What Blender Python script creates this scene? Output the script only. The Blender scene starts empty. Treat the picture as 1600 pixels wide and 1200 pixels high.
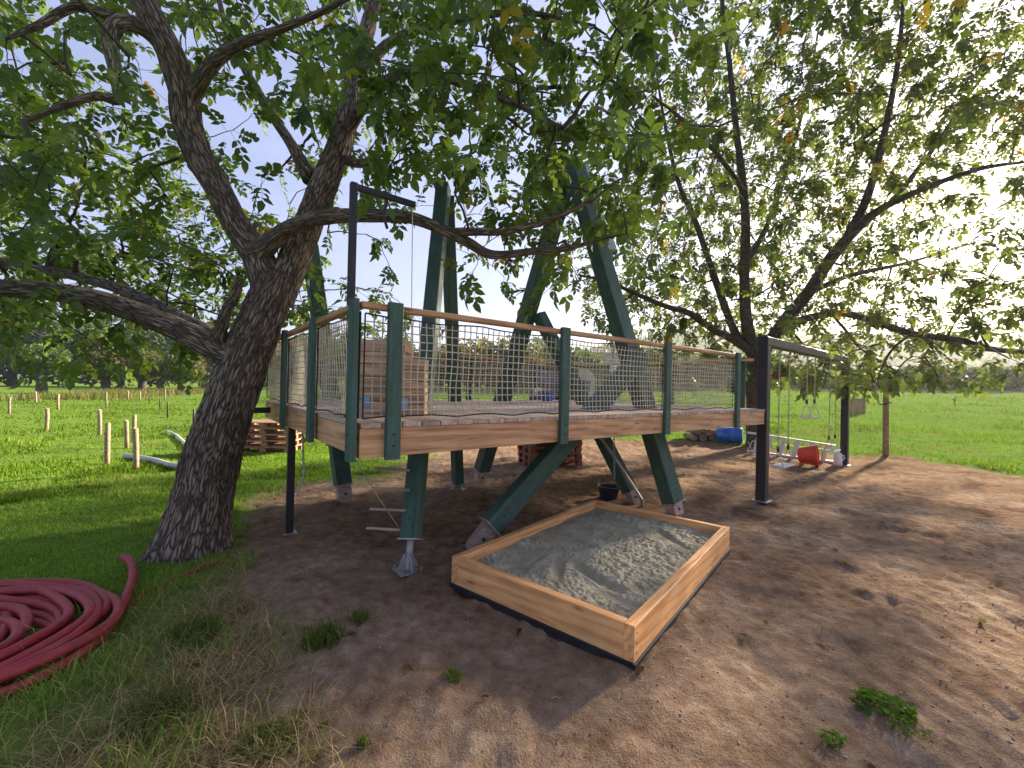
import bpy, math, random
import numpy as np
from mathutils import Vector, Matrix
random.seed(7); RNG = np.random.default_rng(7)
SC = bpy.context.scene
COL = SC.collection
# ------------------------------------------------------------------ camera
CF, PIT, ROLL, CH = 666.36, .0058, .0229, 1.7
cam_d = bpy.data.cameras.new('camera'); cam = bpy.data.objects.new('camera', cam_d); COL.objects.link(cam)
cam_d.sensor_width = 36; cam_d.lens = CF / 1600 * 36; cam_d.clip_start = .05; cam_d.clip_end = 3000
cam.matrix_world = Matrix.Translation((0, 0, CH)) @ Matrix.Rotation(math.pi / 2 + PIT, 4, 'X') @ Matrix.Rotation(ROLL, 4, 'Z')
SC.camera = cam
# ------------------------------------------------------------------ sky and sun
SUN_AZ, SUN_EL = math.radians(49.5), math.radians(20.5)
world = bpy.data.worlds.new('World'); SC.world = world; world.use_nodes = True
wt = world.node_tree; wt.nodes.clear()
wo = wt.nodes.new('ShaderNodeOutputWorld'); bg = wt.nodes.new('ShaderNodeBackground')
sky = wt.nodes.new('ShaderNodeTexSky'); sky.sky_type = 'NISHITA'; sky.sun_disc = False
sky.sun_elevation = SUN_EL; sky.sun_rotation = SUN_AZ
sky.air_density = 1.0; sky.dust_density = 2.2; sky.ozone_density = 1.4
hsv = wt.nodes.new('ShaderNodeHueSaturation'); hsv.inputs['Saturation'].default_value = .95
mixw = wt.nodes.new('ShaderNodeMixRGB'); mixw.inputs[2].default_value = (3.2, 3.6, 5.8, 1)
# thin even veil of high cloud over the whole sky
tc = wt.nodes.new('ShaderNodeTexCoord'); mp = wt.nodes.new('ShaderNodeMapping'); mp.inputs['Scale'].default_value = (1.2, 2.2, 5)
nz = wt.nodes.new('ShaderNodeTexNoise'); nz.inputs['Scale'].default_value = 1.6; nz.inputs['Detail'].default_value = 6
rmp = wt.nodes.new('ShaderNodeMapRange'); rmp.inputs[1].default_value = .3; rmp.inputs[2].default_value = .75
rmp.inputs[3].default_value = .42; rmp.inputs[4].default_value = .72
wt.links.new(tc.outputs['Generated'], mp.inputs[0]); wt.links.new(mp.outputs[0], nz.inputs['Vector'])
wt.links.new(nz.outputs['Fac'], rmp.inputs[0]); wt.links.new(rmp.outputs[0], mixw.inputs[0])
wt.links.new(sky.outputs[0], hsv.inputs['Color']); wt.links.new(hsv.outputs[0], mixw.inputs[1])
wt.links.new(mixw.outputs[0], bg.inputs[0]); bg.inputs[1].default_value = .052
wt.links.new(bg.outputs[0], wo.inputs[0])
sun_d = bpy.data.lights.new('sun', 'SUN'); sun_d.energy = 5.0; sun_d.angle = math.radians(3.0); sun_d.color = (1, .87, .70)
sun = bpy.data.objects.new('sun', sun_d); COL.objects.link(sun)
SDIR = Vector((math.sin(SUN_AZ) * math.cos(SUN_EL), math.cos(SUN_AZ) * math.cos(SUN_EL), math.sin(SUN_EL)))
sun.rotation_euler = SDIR.to_track_quat('Z', 'Y').to_euler(); sun.location = SDIR * 60
vs = SC.view_settings; vs.view_transform = 'Standard'; vs.look = 'None'; vs.gamma = 1; vs.exposure = 2.0; vs.use_curve_mapping = False
SC.cycles.use_denoising = True; SC.cycles.max_bounces = 8; SC.cycles.transparent_max_bounces = 12
SC.cycles.caustics_reflective = False; SC.cycles.caustics_refractive = False; SC.cycles.sample_clamp_indirect = 6

# ------------------------------------------------------------------ pixel helpers (photo pixels -> rays)
def ray(px, py):
    a, b = px - 800, py - 600
    c, s = math.cos(ROLL), math.sin(ROLL)
    u, v = c * a + s * b, -s * a + c * b
    x, y = u / CF, -v / CF
    return Vector((x, math.cos(PIT) - y * math.sin(PIT), math.sin(PIT) + y * math.cos(PIT)))
EYE = Vector((0, 0, CH))
def gp(px, py, z=0.0):
    d = ray(px, py); return EYE + d * ((z - CH) / d.z)
def at(px, py, Y):
    d = ray(px, py); return EYE + d * (Y / d.y)
def project(P):
    P = np.asarray(P, float) - np.array([0, 0, CH])
    z = P[:, 1] * math.cos(PIT) + P[:, 2] * math.sin(PIT); y = -P[:, 1] * math.sin(PIT) + P[:, 2] * math.cos(PIT); x = P[:, 0]
    zz = np.where(np.abs(z) < 1e-3, 1e-3, z)
    u, v = CF * x / zz, -CF * y / zz
    c, s = math.cos(ROLL), math.sin(ROLL)
    return 800 + c * u - s * v, 600 + s * u + c * v, z
def sstep(a, b, x):
    t = np.clip((np.asarray(x, float) - a) / (b - a), 0, 1); return t * t * (3 - 2 * t)
# ------------------------------------------------------------------ vectorised value noise
def _h(i, j, k, s):
    n = (i.astype(np.int64) * 374761393 + j.astype(np.int64) * 668265263 + k.astype(np.int64) * 2147483647 + s * 974711) & 0xFFFFFFFF
    n = ((n ^ (n >> 13)) * 1274126177) & 0xFFFFFFFF
    n = n ^ (n >> 16)
    return (n & 0xFFFF) / 65535.0
def vnoise(x, y, z=None, s=0):
    x = np.asarray(x, float); y = np.asarray(y, float); z = np.zeros_like(x) if z is None else np.asarray(z, float)
    i, j, k = np.floor(x), np.floor(y), np.floor(z); fx, fy, fz = x - i, y - j, z - k
    fx, fy, fz = fx * fx * (3 - 2 * fx), fy * fy * (3 - 2 * fy), fz * fz * (3 - 2 * fz)
    r = 0
    for a in (0, 1):
        for b in (0, 1):
            for c in (0, 1):
                r = r + _h(i + a, j + b, k + c, s) * (fx if a else 1 - fx) * (fy if b else 1 - fy) * (fz if c else 1 - fz)
    return r
def fbm(x, y, z=None, s=0, o=4):
    r, a, t = 0, .5, 0
    for q in range(o):
        r = r + a * vnoise(np.asarray(x) * 2 ** q, np.asarray(y) * 2 ** q, None if z is None else np.asarray(z) * 2 ** q, s + q); t += a; a *= .5
    return r / t
# ------------------------------------------------------------------ terrain
def hgt(x, y):
    x = np.asarray(x, float); y = np.asarray(y, float)
    r = np.hypot(x, y); th = np.degrees(np.arctan2(x, y))
    s = .058 * sstep(-36, -12, th) * (1 - sstep(120, 160, th))
    t = np.clip(r - 11, 0, None)
    rise = s * (t * t / (t + 4)) ; rise = np.where(t > 0, rise, 0)
    rise = 5.0 * np.tanh(rise / 5.0)
    return rise
def h1(x, y): return float(hgt(np.array([x]), np.array([y]))[0])
def tp(px, py):
    d = ray(px, py); t = 1.0
    while t < 400:
        p = EYE + d * t
        if p.z < h1(p.x, p.y): break
        t *= 1.004
    return Vector((p.x, p.y, h1(p.x, p.y)))

# ------------------------------------------------------------------ materials
def mat(name, base=(.5, .5, .5), rough=.7, metal=0.0):
    m = bpy.data.materials.new(name); m.use_nodes = True
    b = m.node_tree.nodes['Principled BSDF']
    b.inputs['Base Color'].default_value = (*base, 1); b.inputs['Roughness'].default_value = rough; b.inputs['Metallic'].default_value = metal
    return m, m.node_tree, b
def N(t, kind, **kw):
    n = t.nodes.new(kind)
    for k, v in kw.items():
        if k.startswith('i_'):
            n.inputs[int(k[2:]) if k[2:].isdigit() else k[2:]].default_value = v
        else: setattr(n, k, v)
    return n
def L(t, a, b): t.links.new(a, b)
def ramp(t, stops):
    n = t.nodes.new('ShaderNodeValToRGB'); e = n.color_ramp.elements
    while len(e) < len(stops): e.new(.5)
    for q, (p, c) in zip(e, stops): q.position = p; q.color = (*c, 1)
    return n
def coords(t, scale=(1, 1, 1), rnd=True):
    c = N(t, 'ShaderNodeTexCoord'); m = N(t, 'ShaderNodeMapping'); m.inputs['Scale'].default_value = scale
    L(t, c.outputs['Object'], m.inputs[0])
    if rnd:
        o = N(t, 'ShaderNodeObjectInfo'); v = N(t, 'ShaderNodeVectorMath', operation='SCALE'); v.inputs[0].default_value = (37, 11, 23)
        L(t, o.outputs['Random'], v.inputs['Scale']); L(t, v.outputs[0], m.inputs['Location'])
    return m
def bump(t, b, src, strength=.4, dist=.01):
    n = N(t, 'ShaderNodeBump'); n.inputs['Strength'].default_value = strength; n.inputs['Distance'].default_value = dist
    L(t, src, n.inputs['Height']); L(t, n.outputs[0], b.inputs['Normal']); return n
def wood(name, dark, mid, light, rough=.65, grain=1.0, knots=True):
    m, t, b = mat(name, mid, rough)
    mp = coords(t, (1.1, 16 * grain, 16 * grain))
    n1 = N(t, 'ShaderNodeTexNoise', i_Scale=1.6, i_Detail=5.0, i_Distortion=1.2); L(t, mp.outputs[0], n1.inputs['Vector'])
    w = N(t, 'ShaderNodeTexWave', wave_type='BANDS', bands_direction='DIAGONAL', i_Scale=.5, i_Distortion=11.0, i_Detail=4.0); w.inputs['Detail Scale'].default_value = .7
    L(t, mp.outputs[0], w.inputs['Vector'])
    mx = N(t, 'ShaderNodeMixRGB', i_0=.22); L(t, n1.outputs['Fac'], mx.inputs[1]); L(t, w.outputs['Fac'], mx.inputs[2])
    r = ramp(t, [(.22, dark), (.5, mid), (.8, light)]); L(t, mx.outputs[0], r.inputs[0])
    o = N(t, 'ShaderNodeObjectInfo'); hs = N(t, 'ShaderNodeHueSaturation')
    mr = N(t, 'ShaderNodeMapRange', i_3=.78, i_4=1.18); L(t, o.outputs['Random'], mr.inputs[0]); L(t, mr.outputs[0], hs.inputs['Value'])
    L(t, r.outputs[0], hs.inputs['Color'])
    col = hs.outputs[0]
    # big soft blotches of weathering
    mp2 = coords(t, (1.5, 3, 3)); n2 = N(t, 'ShaderNodeTexNoise', i_Scale=2.0, i_Detail=4.0); L(t, mp2.outputs[0], n2.inputs['Vector'])
    mr2 = N(t, 'ShaderNodeMapRange', i_1=.3, i_2=.7, i_3=.8, i_4=1.1); L(t, n2.outputs['Fac'], mr2.inputs[0])
    ml = N(t, 'ShaderNodeVectorMath', operation='SCALE'); L(t, col, ml.inputs[0]); L(t, mr2.outputs[0], ml.inputs['Scale']); col = ml.outputs[0]
    if knots:
        mp3 = coords(t, (1.3, 4.5, 4.5)); v = N(t, 'ShaderNodeTexVoronoi', i_Scale=1.7); L(t, mp3.outputs[0], v.inputs['Vector'])
        kr = ramp(t, [(.0, (1, 1, 1)), (.13, (0, 0, 0))]); L(t, v.outputs['Distance'], kr.inputs[0])
        mk = N(t, 'ShaderNodeMixRGB', i_2=(dark[0] * .35, dark[1] * .3, dark[2] * .3, 1)); L(t, kr.outputs[0], mk.inputs[0]); L(t, col, mk.inputs[1]); col = mk.outputs[0]
    L(t, col, b.inputs['Base Color']); bump(t, b, mx.outputs[0], .25, .004)
    return m
M = {}
M['larch'] = wood('larch', (.31, .13, .06), (.62, .33, .16), (.74, .46, .26))
M['fresh_larch'] = wood('fresh_larch', (.54, .21, .072), (.77, .38, .14), (.85, .50, .23))
M['deckwood'] = wood('deckwood', (.33, .22, .155), (.52, .37, .27), (.63, .48, .37), .75)
M['old_wood'] = wood('old_wood', (.12, .08, .055), (.26, .175, .11), (.38, .27, .18), .85)
M['pallet_wood'] = wood('pallet_wood', (.22, .11, .06), (.40, .22, .13), (.52, .33, .21), .85)
M['box_wood'] = wood('box_wood', (.33, .18, .095), (.56, .35, .205), (.66, .45, .29), .8)
M['red_pallet'] = wood('red_pallet', (.16, .055, .035), (.30, .11, .07), (.38, .16, .10), .85)
M['post_wood'] = wood('post_wood', (.20, .13, .075), (.35, .24, .145), (.45, .34, .22), .85)
M['foot_wood'] = wood('foot_wood', (.30, .20, .15), (.45, .33, .26), (.52, .40, .33), .8, knots=False)
def painted(name, col, rough=.45, var=.25, metal=0, dirt=(.16, .12, .09), dirt_amt=.35):
    m, t, b = mat(name, col, rough, metal)
    mp = coords(t, (3, 9, 9)); n = N(t, 'ShaderNodeTexNoise', i_Scale=1.5, i_Detail=7.0); L(t, mp.outputs[0], n.inputs['Vector'])
    r = ramp(t, [(.25, tuple(c * (1 - var) for c in col)), (.75, tuple(min(1, c * (1 + var)) for c in col))]); L(t, n.outputs['Fac'], r.inputs[0])
    mp2 = coords(t, (2, 2, 2)); n2 = N(t, 'ShaderNodeTexNoise', i_Scale=3.0, i_Detail=8.0, i_Roughness=.7); L(t, mp2.outputs[0], n2.inputs['Vector'])
    mr = N(t, 'ShaderNodeMapRange', i_1=.52, i_2=.8, i_3=0.0, i_4=dirt_amt); L(t, n2.outputs['Fac'], mr.inputs[0])
    mx = N(t, 'ShaderNodeMixRGB', i_2=(*dirt, 1)); L(t, mr.outputs[0], mx.inputs[0]); L(t, r.outputs[0], mx.inputs[1])
    L(t, mx.outputs[0], b.inputs['Base Color'])
    rr = N(t, 'ShaderNodeMapRange', i_3=rough * .8, i_4=min(1, rough * 1.4)); L(t, n2.outputs['Fac'], rr.inputs[0]); L(t, rr.outputs[0], b.inputs['Roughness'])
    if name.startswith('green'):
        mg = coords(t, (1.3, 38, 38)); ng = N(t, 'ShaderNodeTexNoise', i_Scale=1.4, i_Detail=5.0); L(t, mg.outputs[0], ng.inputs['Vector'])
        rg_ = N(t, 'ShaderNodeMapRange', i_1=.3, i_2=.7, i_3=.78, i_4=1.2); L(t, ng.outputs['Fac'], rg_.inputs[0])
        sc = N(t, 'ShaderNodeVectorMath', operation='SCALE'); L(t, mx.outputs[0], sc.inputs[0]); L(t, rg_.outputs[0], sc.inputs['Scale']); L(t, sc.outputs[0], b.inputs['Base Color'])
        bump(t, b, ng.outputs['Fac'], .35, .004)
    else: bump(t, b, n.outputs['Fac'], .12, .003)
    return m
M['green'] = painted('green_paint', (.045, .096, .072), .6, .3, dirt_amt=.55)
M['green_light'] = painted('pale_green_plate', (.36, .44, .44), .42, .15)
M['steel'] = painted('dark_steel', (.030, .027, .032), .45, .2, .3, dirt_amt=.15)
M['galv'] = painted('galvanised_steel', (.36, .35, .33), .55, .2, .5, dirt_amt=.5)
M['alu'] = painted('aluminium', (.62, .63, .65), .38, .1, .75, dirt_amt=.15)
M['rope'] = painted('rope', (.42, .36, .28), .9, .2)
M['white_rope'] = painted('white_rope', (.55, .5, .43), .9, .15)
M['net'] = painted('net_cord', (.60, .51, .38), .85, .15, dirt_amt=.1)
M['net_edge'] = painted('net_edge_cord', (.03, .035, .035), .8, .15)
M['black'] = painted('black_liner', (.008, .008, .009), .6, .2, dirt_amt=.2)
M['hose'] = painted('red_hose', (.31, .026, .032), .55, .25, dirt=(.22, .13, .10), dirt_amt=.6)
M['white'] = painted('white_paint', (.75, .74, .70), .5, .06, dirt_amt=.15)
M['seat_white'] = painted('swing_seat', (.6, .56, .48), .6, .1)
M['red_plastic'] = painted('red_plastic', (.62, .05, .02), .4, .1, dirt_amt=.1)
M['blue'] = painted('blue_plastic', (.02, .14, .50), .4, .15, dirt_amt=.1)
M['dark_bucket'] = painted('dark_bucket', (.02, .022, .03), .5, .1)
M['vehicle'] = painted('vehicle_paint', (.035, .03, .028), .35, .15, dirt_amt=.3)
M['rubber'] = painted('tyre_rubber', (.02, .02, .02), .85, .15)
M['cab_glass'] = painted('cab_glass', (.16, .18, .34), .12, .1, .0, dirt_amt=.05)  # blue in the base colour stands for the reflection on the windscreen
M['lamp'] = painted('lamp_glass', (.75, .76, .78), .15, .03, .6, dirt_amt=0)
M['roof'] = painted('roof_tile', (.16, .10, .08), .8, .2)
M['pipe'] = painted('grey_pipe', (.42, .42, .40), .6, .1)
M['bluewhite'] = painted('blue_paper', (.30, .45, .70), .8, .1, dirt_amt=0)
def bark(name, dark, mid, light):
    m, t, b = mat(name, mid, .92)
    c = N(t, 'ShaderNodeUVMap'); mp = N(t, 'ShaderNodeMapping'); mp.inputs['Scale'].default_value = (1, .2, 1); L(t, c.outputs[0], mp.inputs[0])
    v = N(t, 'ShaderNodeTexVoronoi', feature='DISTANCE_TO_EDGE', i_Scale=30.0)
    n0 = N(t, 'ShaderNodeTexNoise', i_Scale=16.0, i_Detail=5.0); L(t, mp.outputs[0], n0.inputs['Vector'])
    va = N(t, 'ShaderNodeVectorMath', operation='MULTIPLY_ADD'); va.inputs[1].default_value = (.10, .10, .10); L(t, n0.outputs['Color'], va.inputs[0]); L(t, mp.outputs[0], va.inputs[2])
    L(t, va.outputs[0], v.inputs['Vector'])
    n = N(t, 'ShaderNodeTexNoise', i_Scale=40.0, i_Detail=6.0, i_Roughness=.7); L(t, mp.outputs[0], n.inputs['Vector'])
    mr = N(t, 'ShaderNodeMapRange', i_1=0.0, i_2=.22); L(t, v.outputs['Distance'], mr.inputs[0])
    mx = N(t, 'ShaderNodeMath', operation='MULTIPLY_ADD', i_1=.45); L(t, n.outputs['Fac'], mx.inputs[0]); L(t, mr.outputs[0], mx.inputs[2])
    r = ramp(t, [(.2, dark), (.65, mid), (1.0, light)]); ms = N(t, 'ShaderNodeMath', operation='MULTIPLY', i_1=.75); L(t, mx.outputs[0], ms.inputs[0]); L(t, ms.outputs[0], r.inputs[0])
    n3 = N(t, 'ShaderNodeTexNoise', i_Scale=2.5, i_Detail=4.0); cc = N(t, 'ShaderNodeTexCoord'); L(t, cc.outputs['Object'], n3.inputs['Vector'])
    gm = N(t, 'ShaderNodeMapRange', i_1=.52, i_2=.75, i_3=0.0, i_4=.4); L(t, n3.outputs['Fac'], gm.inputs[0])
    mg = N(t, 'ShaderNodeMixRGB', i_2=(.09, .10, .045, 1)); L(t, gm.outputs[0], mg.inputs[0]); L(t, r.outputs[0], mg.inputs[1])
    L(t, mg.outputs[0], b.inputs['Base Color']); bump(t, b, mx.outputs[0], .9, .02)
    return m
M['bark'] = bark('walnut_bark', (.05, .036, .027), (.18, .128, .094), (.33, .25, .19))
M['bark_far'] = bark('far_bark', (.04, .028, .022), (.10, .075, .055), (.17, .13, .10))
M['twig'] = mat('twig_bark', (.055, .042, .03), .9)[0]
def leafmat(name, base, trans, spread=.35, tr=.42, rough=.5):
    m, t, b = mat(name, base, rough)
    a = N(t, 'ShaderNodeAttribute', attribute_name='tint')
    mu = N(t, 'ShaderNodeMixRGB', blend_type='MULTIPLY', i_0=1.0, i_2=(*base, 1)); L(t, a.outputs['Color'], mu.inputs[1])
    L(t, mu.outputs[0], b.inputs['Base Color']); b.inputs['Specular IOR Level'].default_value = .3
    tl = N(t, 'ShaderNodeBsdfTranslucent'); mt = N(t, 'ShaderNodeMixRGB', blend_type='MULTIPLY', i_0=1.0, i_2=(*trans, 1)); L(t, a.outputs['Color'], mt.inputs[1]); L(t, mt.outputs[0], tl.inputs[0])
    ms = N(t, 'ShaderNodeMixShader', i_0=tr); L(t, b.outputs[0], ms.inputs[1]); L(t, tl.outputs[0], ms.inputs[2])
    L(t, ms.outputs[0], t.nodes['Material Output'].inputs[0])
    if 'grass' in name: b.inputs['Specular IOR Level'].default_value = 0
    return m
M['leaf'] = leafmat('walnut_leaf', (.085, .14, .034), (.20, .30, .035), tr=.40)
M['leaf2'] = leafmat('far_walnut_leaf', (.09, .125, .036), (.19, .25, .035), tr=.33)
M['grass'] = leafmat('grass_blade', (1, 1, 1), (1.1, 1.25, .6), tr=.35, rough=.6)
M['far_leaf'] = leafmat('far_leaf', (.07, .10, .035), (.12, .17, .04), tr=.3, rough=.7)

# ------------------------------------------------------------------ objects and hierarchy
WM = {}
def link(o, parent=None, world=None):
    world = world if world is not None else Matrix.Identity(4)
    COL.objects.link(o); WM[o] = world.copy()
    if parent is not None:
        o.parent = parent; o.matrix_basis = WM[parent].inverted() @ world
    else: o.matrix_basis = world
    return o
def tag(o, label, cat, group=None, kind=None):
    if label: o['label'] = label
    if cat: o['category'] = cat
    if group: o['group'] = group
    if kind: o['kind'] = kind
    return o
def thing(name, label, cat, loc=(0, 0, 0), group=None, rotz=0):
    o = bpy.data.objects.new(name, None); o.empty_display_size = .2
    link(o, None, Matrix.Translation(loc) @ Matrix.Rotation(rotz, 4, 'Z')); return tag(o, label, cat, group)
def npmesh(name, V, F=None, m=None, smooth=False, uv=None, tint=None, loops=None, sizes=None):
    """F: (n,k) array of faces (all same size) or loops+sizes for mixed."""
    V = np.ascontiguousarray(V, dtype=np.float32)
    me = bpy.data.meshes.new(name)
    if F is not None:
        F = np.asarray(F); loops = F.ravel(); sizes = np.full(len(F), F.shape[1])
    loops = np.asarray(loops, np.int32); sizes = np.asarray(sizes, np.int32); starts = np.concatenate(([0], np.cumsum(sizes)[:-1])).astype(np.int32)
    me.vertices.add(len(V)); me.vertices.foreach_set('co', V.ravel())
    me.loops.add(len(loops)); me.loops.foreach_set('vertex_index', loops)
    me.polygons.add(len(sizes)); me.polygons.foreach_set('loop_start', starts)
    if smooth: me.polygons.foreach_set('use_smooth', np.ones(len(sizes), bool))
    me.update(calc_edges=True)
    if uv is not None:
        u = me.uv_layers.new(name='UVMap'); u.data.foreach_set('uv', np.asarray(uv, np.float32)[loops].ravel())
    if tint is not None:
        a = me.color_attributes.new('tint', 'FLOAT_COLOR', 'POINT'); c = np.ones((len(V), 4), np.float32); c[:, :3] = tint; a.data.foreach_set('color', c.ravel())
    if m: me.materials.append(m)
    return me
def mobj(name, me, parent=None, world=None):
    return link(bpy.data.objects.new(name, me), parent, world)
class MB:
    def __init__(s): s.v = []; s.f = []
    def add(s, v, f):
        o = len(s.v); s.v += [tuple(q) for q in v]; s.f += [tuple(i + o for i in q) for q in f]; return s
    def prism(s, length, w, t, ch=.004, M4=None, x0=0):
        """chamfered board along X from x0, width w in Y, thickness t in Z"""
        a, b = w / 2, t / 2; c = min(ch, a * .45, b * .45)
        ring = [(-a + c, -b), (a - c, -b), (a, -b + c), (a, b - c), (a - c, b), (-a + c, b), (-a, b - c), (-a, -b + c)]
        v = [(x0, y, z) for y, z in ring] + [(x0 + length, y, z) for y, z in ring]
        f = [tuple(range(7, -1, -1)), tuple(range(8, 16))] + [(i, (i + 1) % 8, (i + 1) % 8 + 8, i + 8) for i in range(8)]
        if M4 is not None: v = [M4 @ Vector(q) for q in v]
        return s.add(v, f)
    def box(s, c, d, M4=None, ch=.003):
        T = Matrix.Translation((c[0] - d[0] / 2, c[1], c[2])); T = M4 @ T if M4 is not None else T
        return s.prism(d[0], d[1], d[2], ch, T)
    def cyl(s, p0, p1, r0, r1=None, n=14, cap=True):
        r1 = r0 if r1 is None else r1; p0, p1 = Vector(p0), Vector(p1); d = (p1 - p0).normalized()
        u = d.orthogonal().normalized(); w = d.cross(u)
        v = [p0 + (u * math.cos(k / n * math.tau) + w * math.sin(k / n * math.tau)) * r0 for k in range(n)] + [p1 + (u * math.cos(k / n * math.tau) + w * math.sin(k / n * math.tau)) * r1 for k in range(n)]
        f = [(k, (k + 1) % n, (k + 1) % n + n, k + n) for k in range(n)]
        if cap: f += [tuple(range(n - 1, -1, -1)), tuple(range(n, 2 * n))]
        return s.add(v, f)
    def lathe(s, c, prof, n=20, axis=Vector((0, 0, 1))):
        axis = Vector(axis).normalized(); u = axis.orthogonal().normalized(); w = axis.cross(u); c = Vector(c); v = []; f = []
        for r, z in prof:
            for k in range(n): v.append(c + axis * z + (u * math.cos(k / n * math.tau) + w * math.sin(k / n * math.tau)) * r)
        for i in range(len(prof) - 1):
            for k in range(n): f.append((i * n + k, i * n + (k + 1) % n, (i + 1) * n + (k + 1) % n, (i + 1) * n + k))
        return s.add(v, f)
    def tube(s, pts, r, n=8):
        V, F, _ = tube_np(np.array([tuple(p) for p in pts]), r, n); return s.add(V.tolist(), F)
    def mesh(s, name, m, smooth=False):
        me = bpy.data.meshes.new(name); me.from_pydata(s.v, [], s.f); me.update()
        if smooth:
            me.polygons.foreach_set('use_smooth', [True] * len(me.polygons))
            me.set_sharp_from_angle(angle=math.radians(40))
        me.materials.append(m); return me
    def obj(s, name, m, parent=None, world=None, smooth=False):
        """vertices are in world space unless world is given; the origin moves with the parent"""
        if world is None:
            c = Vector(np.mean(np.array(s.v), 0)); s.v = [tuple(Vector(q) - c) for q in s.v]; world = Matrix.Translation(c)
        return mobj(name, s.mesh(name, m, smooth), parent, world)
def smooth_path(P, k=6):
    P = np.asarray(P, float); out = []
    Q = np.vstack([2 * P[0] - P[1], P, 2 * P[-1] - P[-2]])
    for i in range(1, len(Q) - 2):
        for t in np.linspace(0, 1, k, endpoint=False):
            a, b, c, d = Q[i - 1], Q[i], Q[i + 1], Q[i + 2]
            out.append(.5 * ((2 * b) + (-a + c) * t + (2 * a - 5 * b + 4 * c - d) * t * t + (-a + 3 * b - 3 * c + d) * t ** 3))
    out.append(P[-1]); return np.array(out)
def tube_np(P, R, n=8, caps=True):
    P = np.asarray(P, float); R = np.broadcast_to(np.asarray(R, float), (len(P),))
    T = np.gradient(P, axis=0); T /= np.linalg.norm(T, axis=1)[:, None] + 1e-9
    u = np.cross(T[0], [0, 0, 1.]) if abs(T[0][2]) < .9 else np.cross(T[0], [0, 1., 0]); u /= np.linalg.norm(u)
    V = []; ang = np.linspace(0, math.tau, n, endpoint=False); uvs = []; s = 0
    for i in range(len(P)):
        u = u - T[i] * np.dot(u, T[i]); u /= np.linalg.norm(u); w = np.cross(T[i], u)
        if i: s += np.linalg.norm(P[i] - P[i - 1])
        V.append(P[i] + R[i] * (np.cos(ang)[:, None] * u + np.sin(ang)[:, None] * w)); uvs.append(np.stack([ang * R[0], np.full(n, s)], 1))
    V = np.concatenate(V); F = [(i * n + k, i * n + (k + 1) % n, (i + 1) * n + (k + 1) % n, (i + 1) * n + k) for i in range(len(P) - 1) for k in range(n)]
    if caps: F += [tuple(range(n - 1, -1, -1)), tuple(range((len(P) - 1) * n, len(P) * n))]
    return V, F, np.concatenate(uvs)
def axes(p0, p1, up=(0, 0, 1), roll=0):
    """matrix with X along p0->p1, Z near up"""
    x = (Vector(p1) - Vector(p0)); ln = x.length; x.normalize(); z = Vector(up); z = (z - x * z.dot(x)); z = z.normalized() if z.length > 1e-4 else x.orthogonal().normalized()
    y = z.cross(x); m = Matrix(((x.x, y.x, z.x, p0[0]), (x.y, y.y, z.y, p0[1]), (x.z, y.z, z.z, p0[2]), (0, 0, 0, 1)))
    return (m @ Matrix.Rotation(roll, 4, 'X') if roll else m), ln
PL = {}
def plank(name, p0, p1, w, t, m, parent=None, up=(0, 0, 1), ch=.004, roll=0):
    """board of width w (across, horizontal when up is Z) and thickness t (along up); meshes are shared between equal boards"""
    W, ln = axes(p0, p1, up, roll); key = (round(ln, 3), w, t, ch, m.name)
    if key not in PL: PL[key] = MB().prism(ln, w, t, ch).mesh(name, m)
    return mobj(name, PL[key], parent, W)

# ================================================================== GROUND
DIRT_PX = [(485, 1215), (430, 1120), (458, 1050), (405, 985), (398, 930), (362, 880), (374, 830), (395, 785), (440, 754), (520, 750), (600, 748), (640, 722), (690, 704), (760, 694), (950, 690), (1090, 694), (1180, 703), (1250, 712), (1330, 717), (1390, 717), (1450, 727), (1530, 738), (1600, 750)]
DPOLY = np.array([gp(*p)[:2] for p in DIRT_PX] + [(14, 7), (14, -7), (-.5, -7)])
def sdist(x, y, poly=DPOLY):
    """signed distance, positive inside"""
    x = np.asarray(x, float); y = np.asarray(y, float); d = np.full(x.shape, 1e9); ins = np.zeros(x.shape, bool)
    for i in range(len(poly)):
        a, b = poly[i], poly[(i + 1) % len(poly)]; e = b - a
        t = np.clip(((x - a[0]) * e[0] + (y - a[1]) * e[1]) / (e @ e), 0, 1)
        d = np.minimum(d, np.hypot(x - a[0] - t * e[0], y - a[1] - t * e[1]))
        c = ((a[1] > y) != (b[1] > y)); ins ^= c & (x < (b[0] - a[0]) * (y - a[1]) / (b[1] - a[1] + 1e-12) + a[0])
    return np.where(ins, d, -d)
def masks(x, y):
    sd = sdist(x, y) + (fbm(x * 2.2, y * 2.2, s=3) - .5) * .55 + (vnoise(x * 9, y * 9, s=5) - .5) * .15
    soft = np.where(np.hypot(x, y) > 6.5, .35, .22)
    dirt = sstep(-soft, soft, sd)
    # straw zone left of the dirt near the camera
    dry = sstep(-1.7, -.1, sd) * (1 - sstep(5.2, 6.5, np.hypot(x + 1, y))) * sstep(-3.5, -1.9, x - .1 * y) 
    dry = np.clip(dry + .3 * sstep(.58, .75, fbm(x * .8, y * .8, s=21)) * (np.hypot(x, y) > 5), 0, 1)
    return dirt, dry
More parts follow.
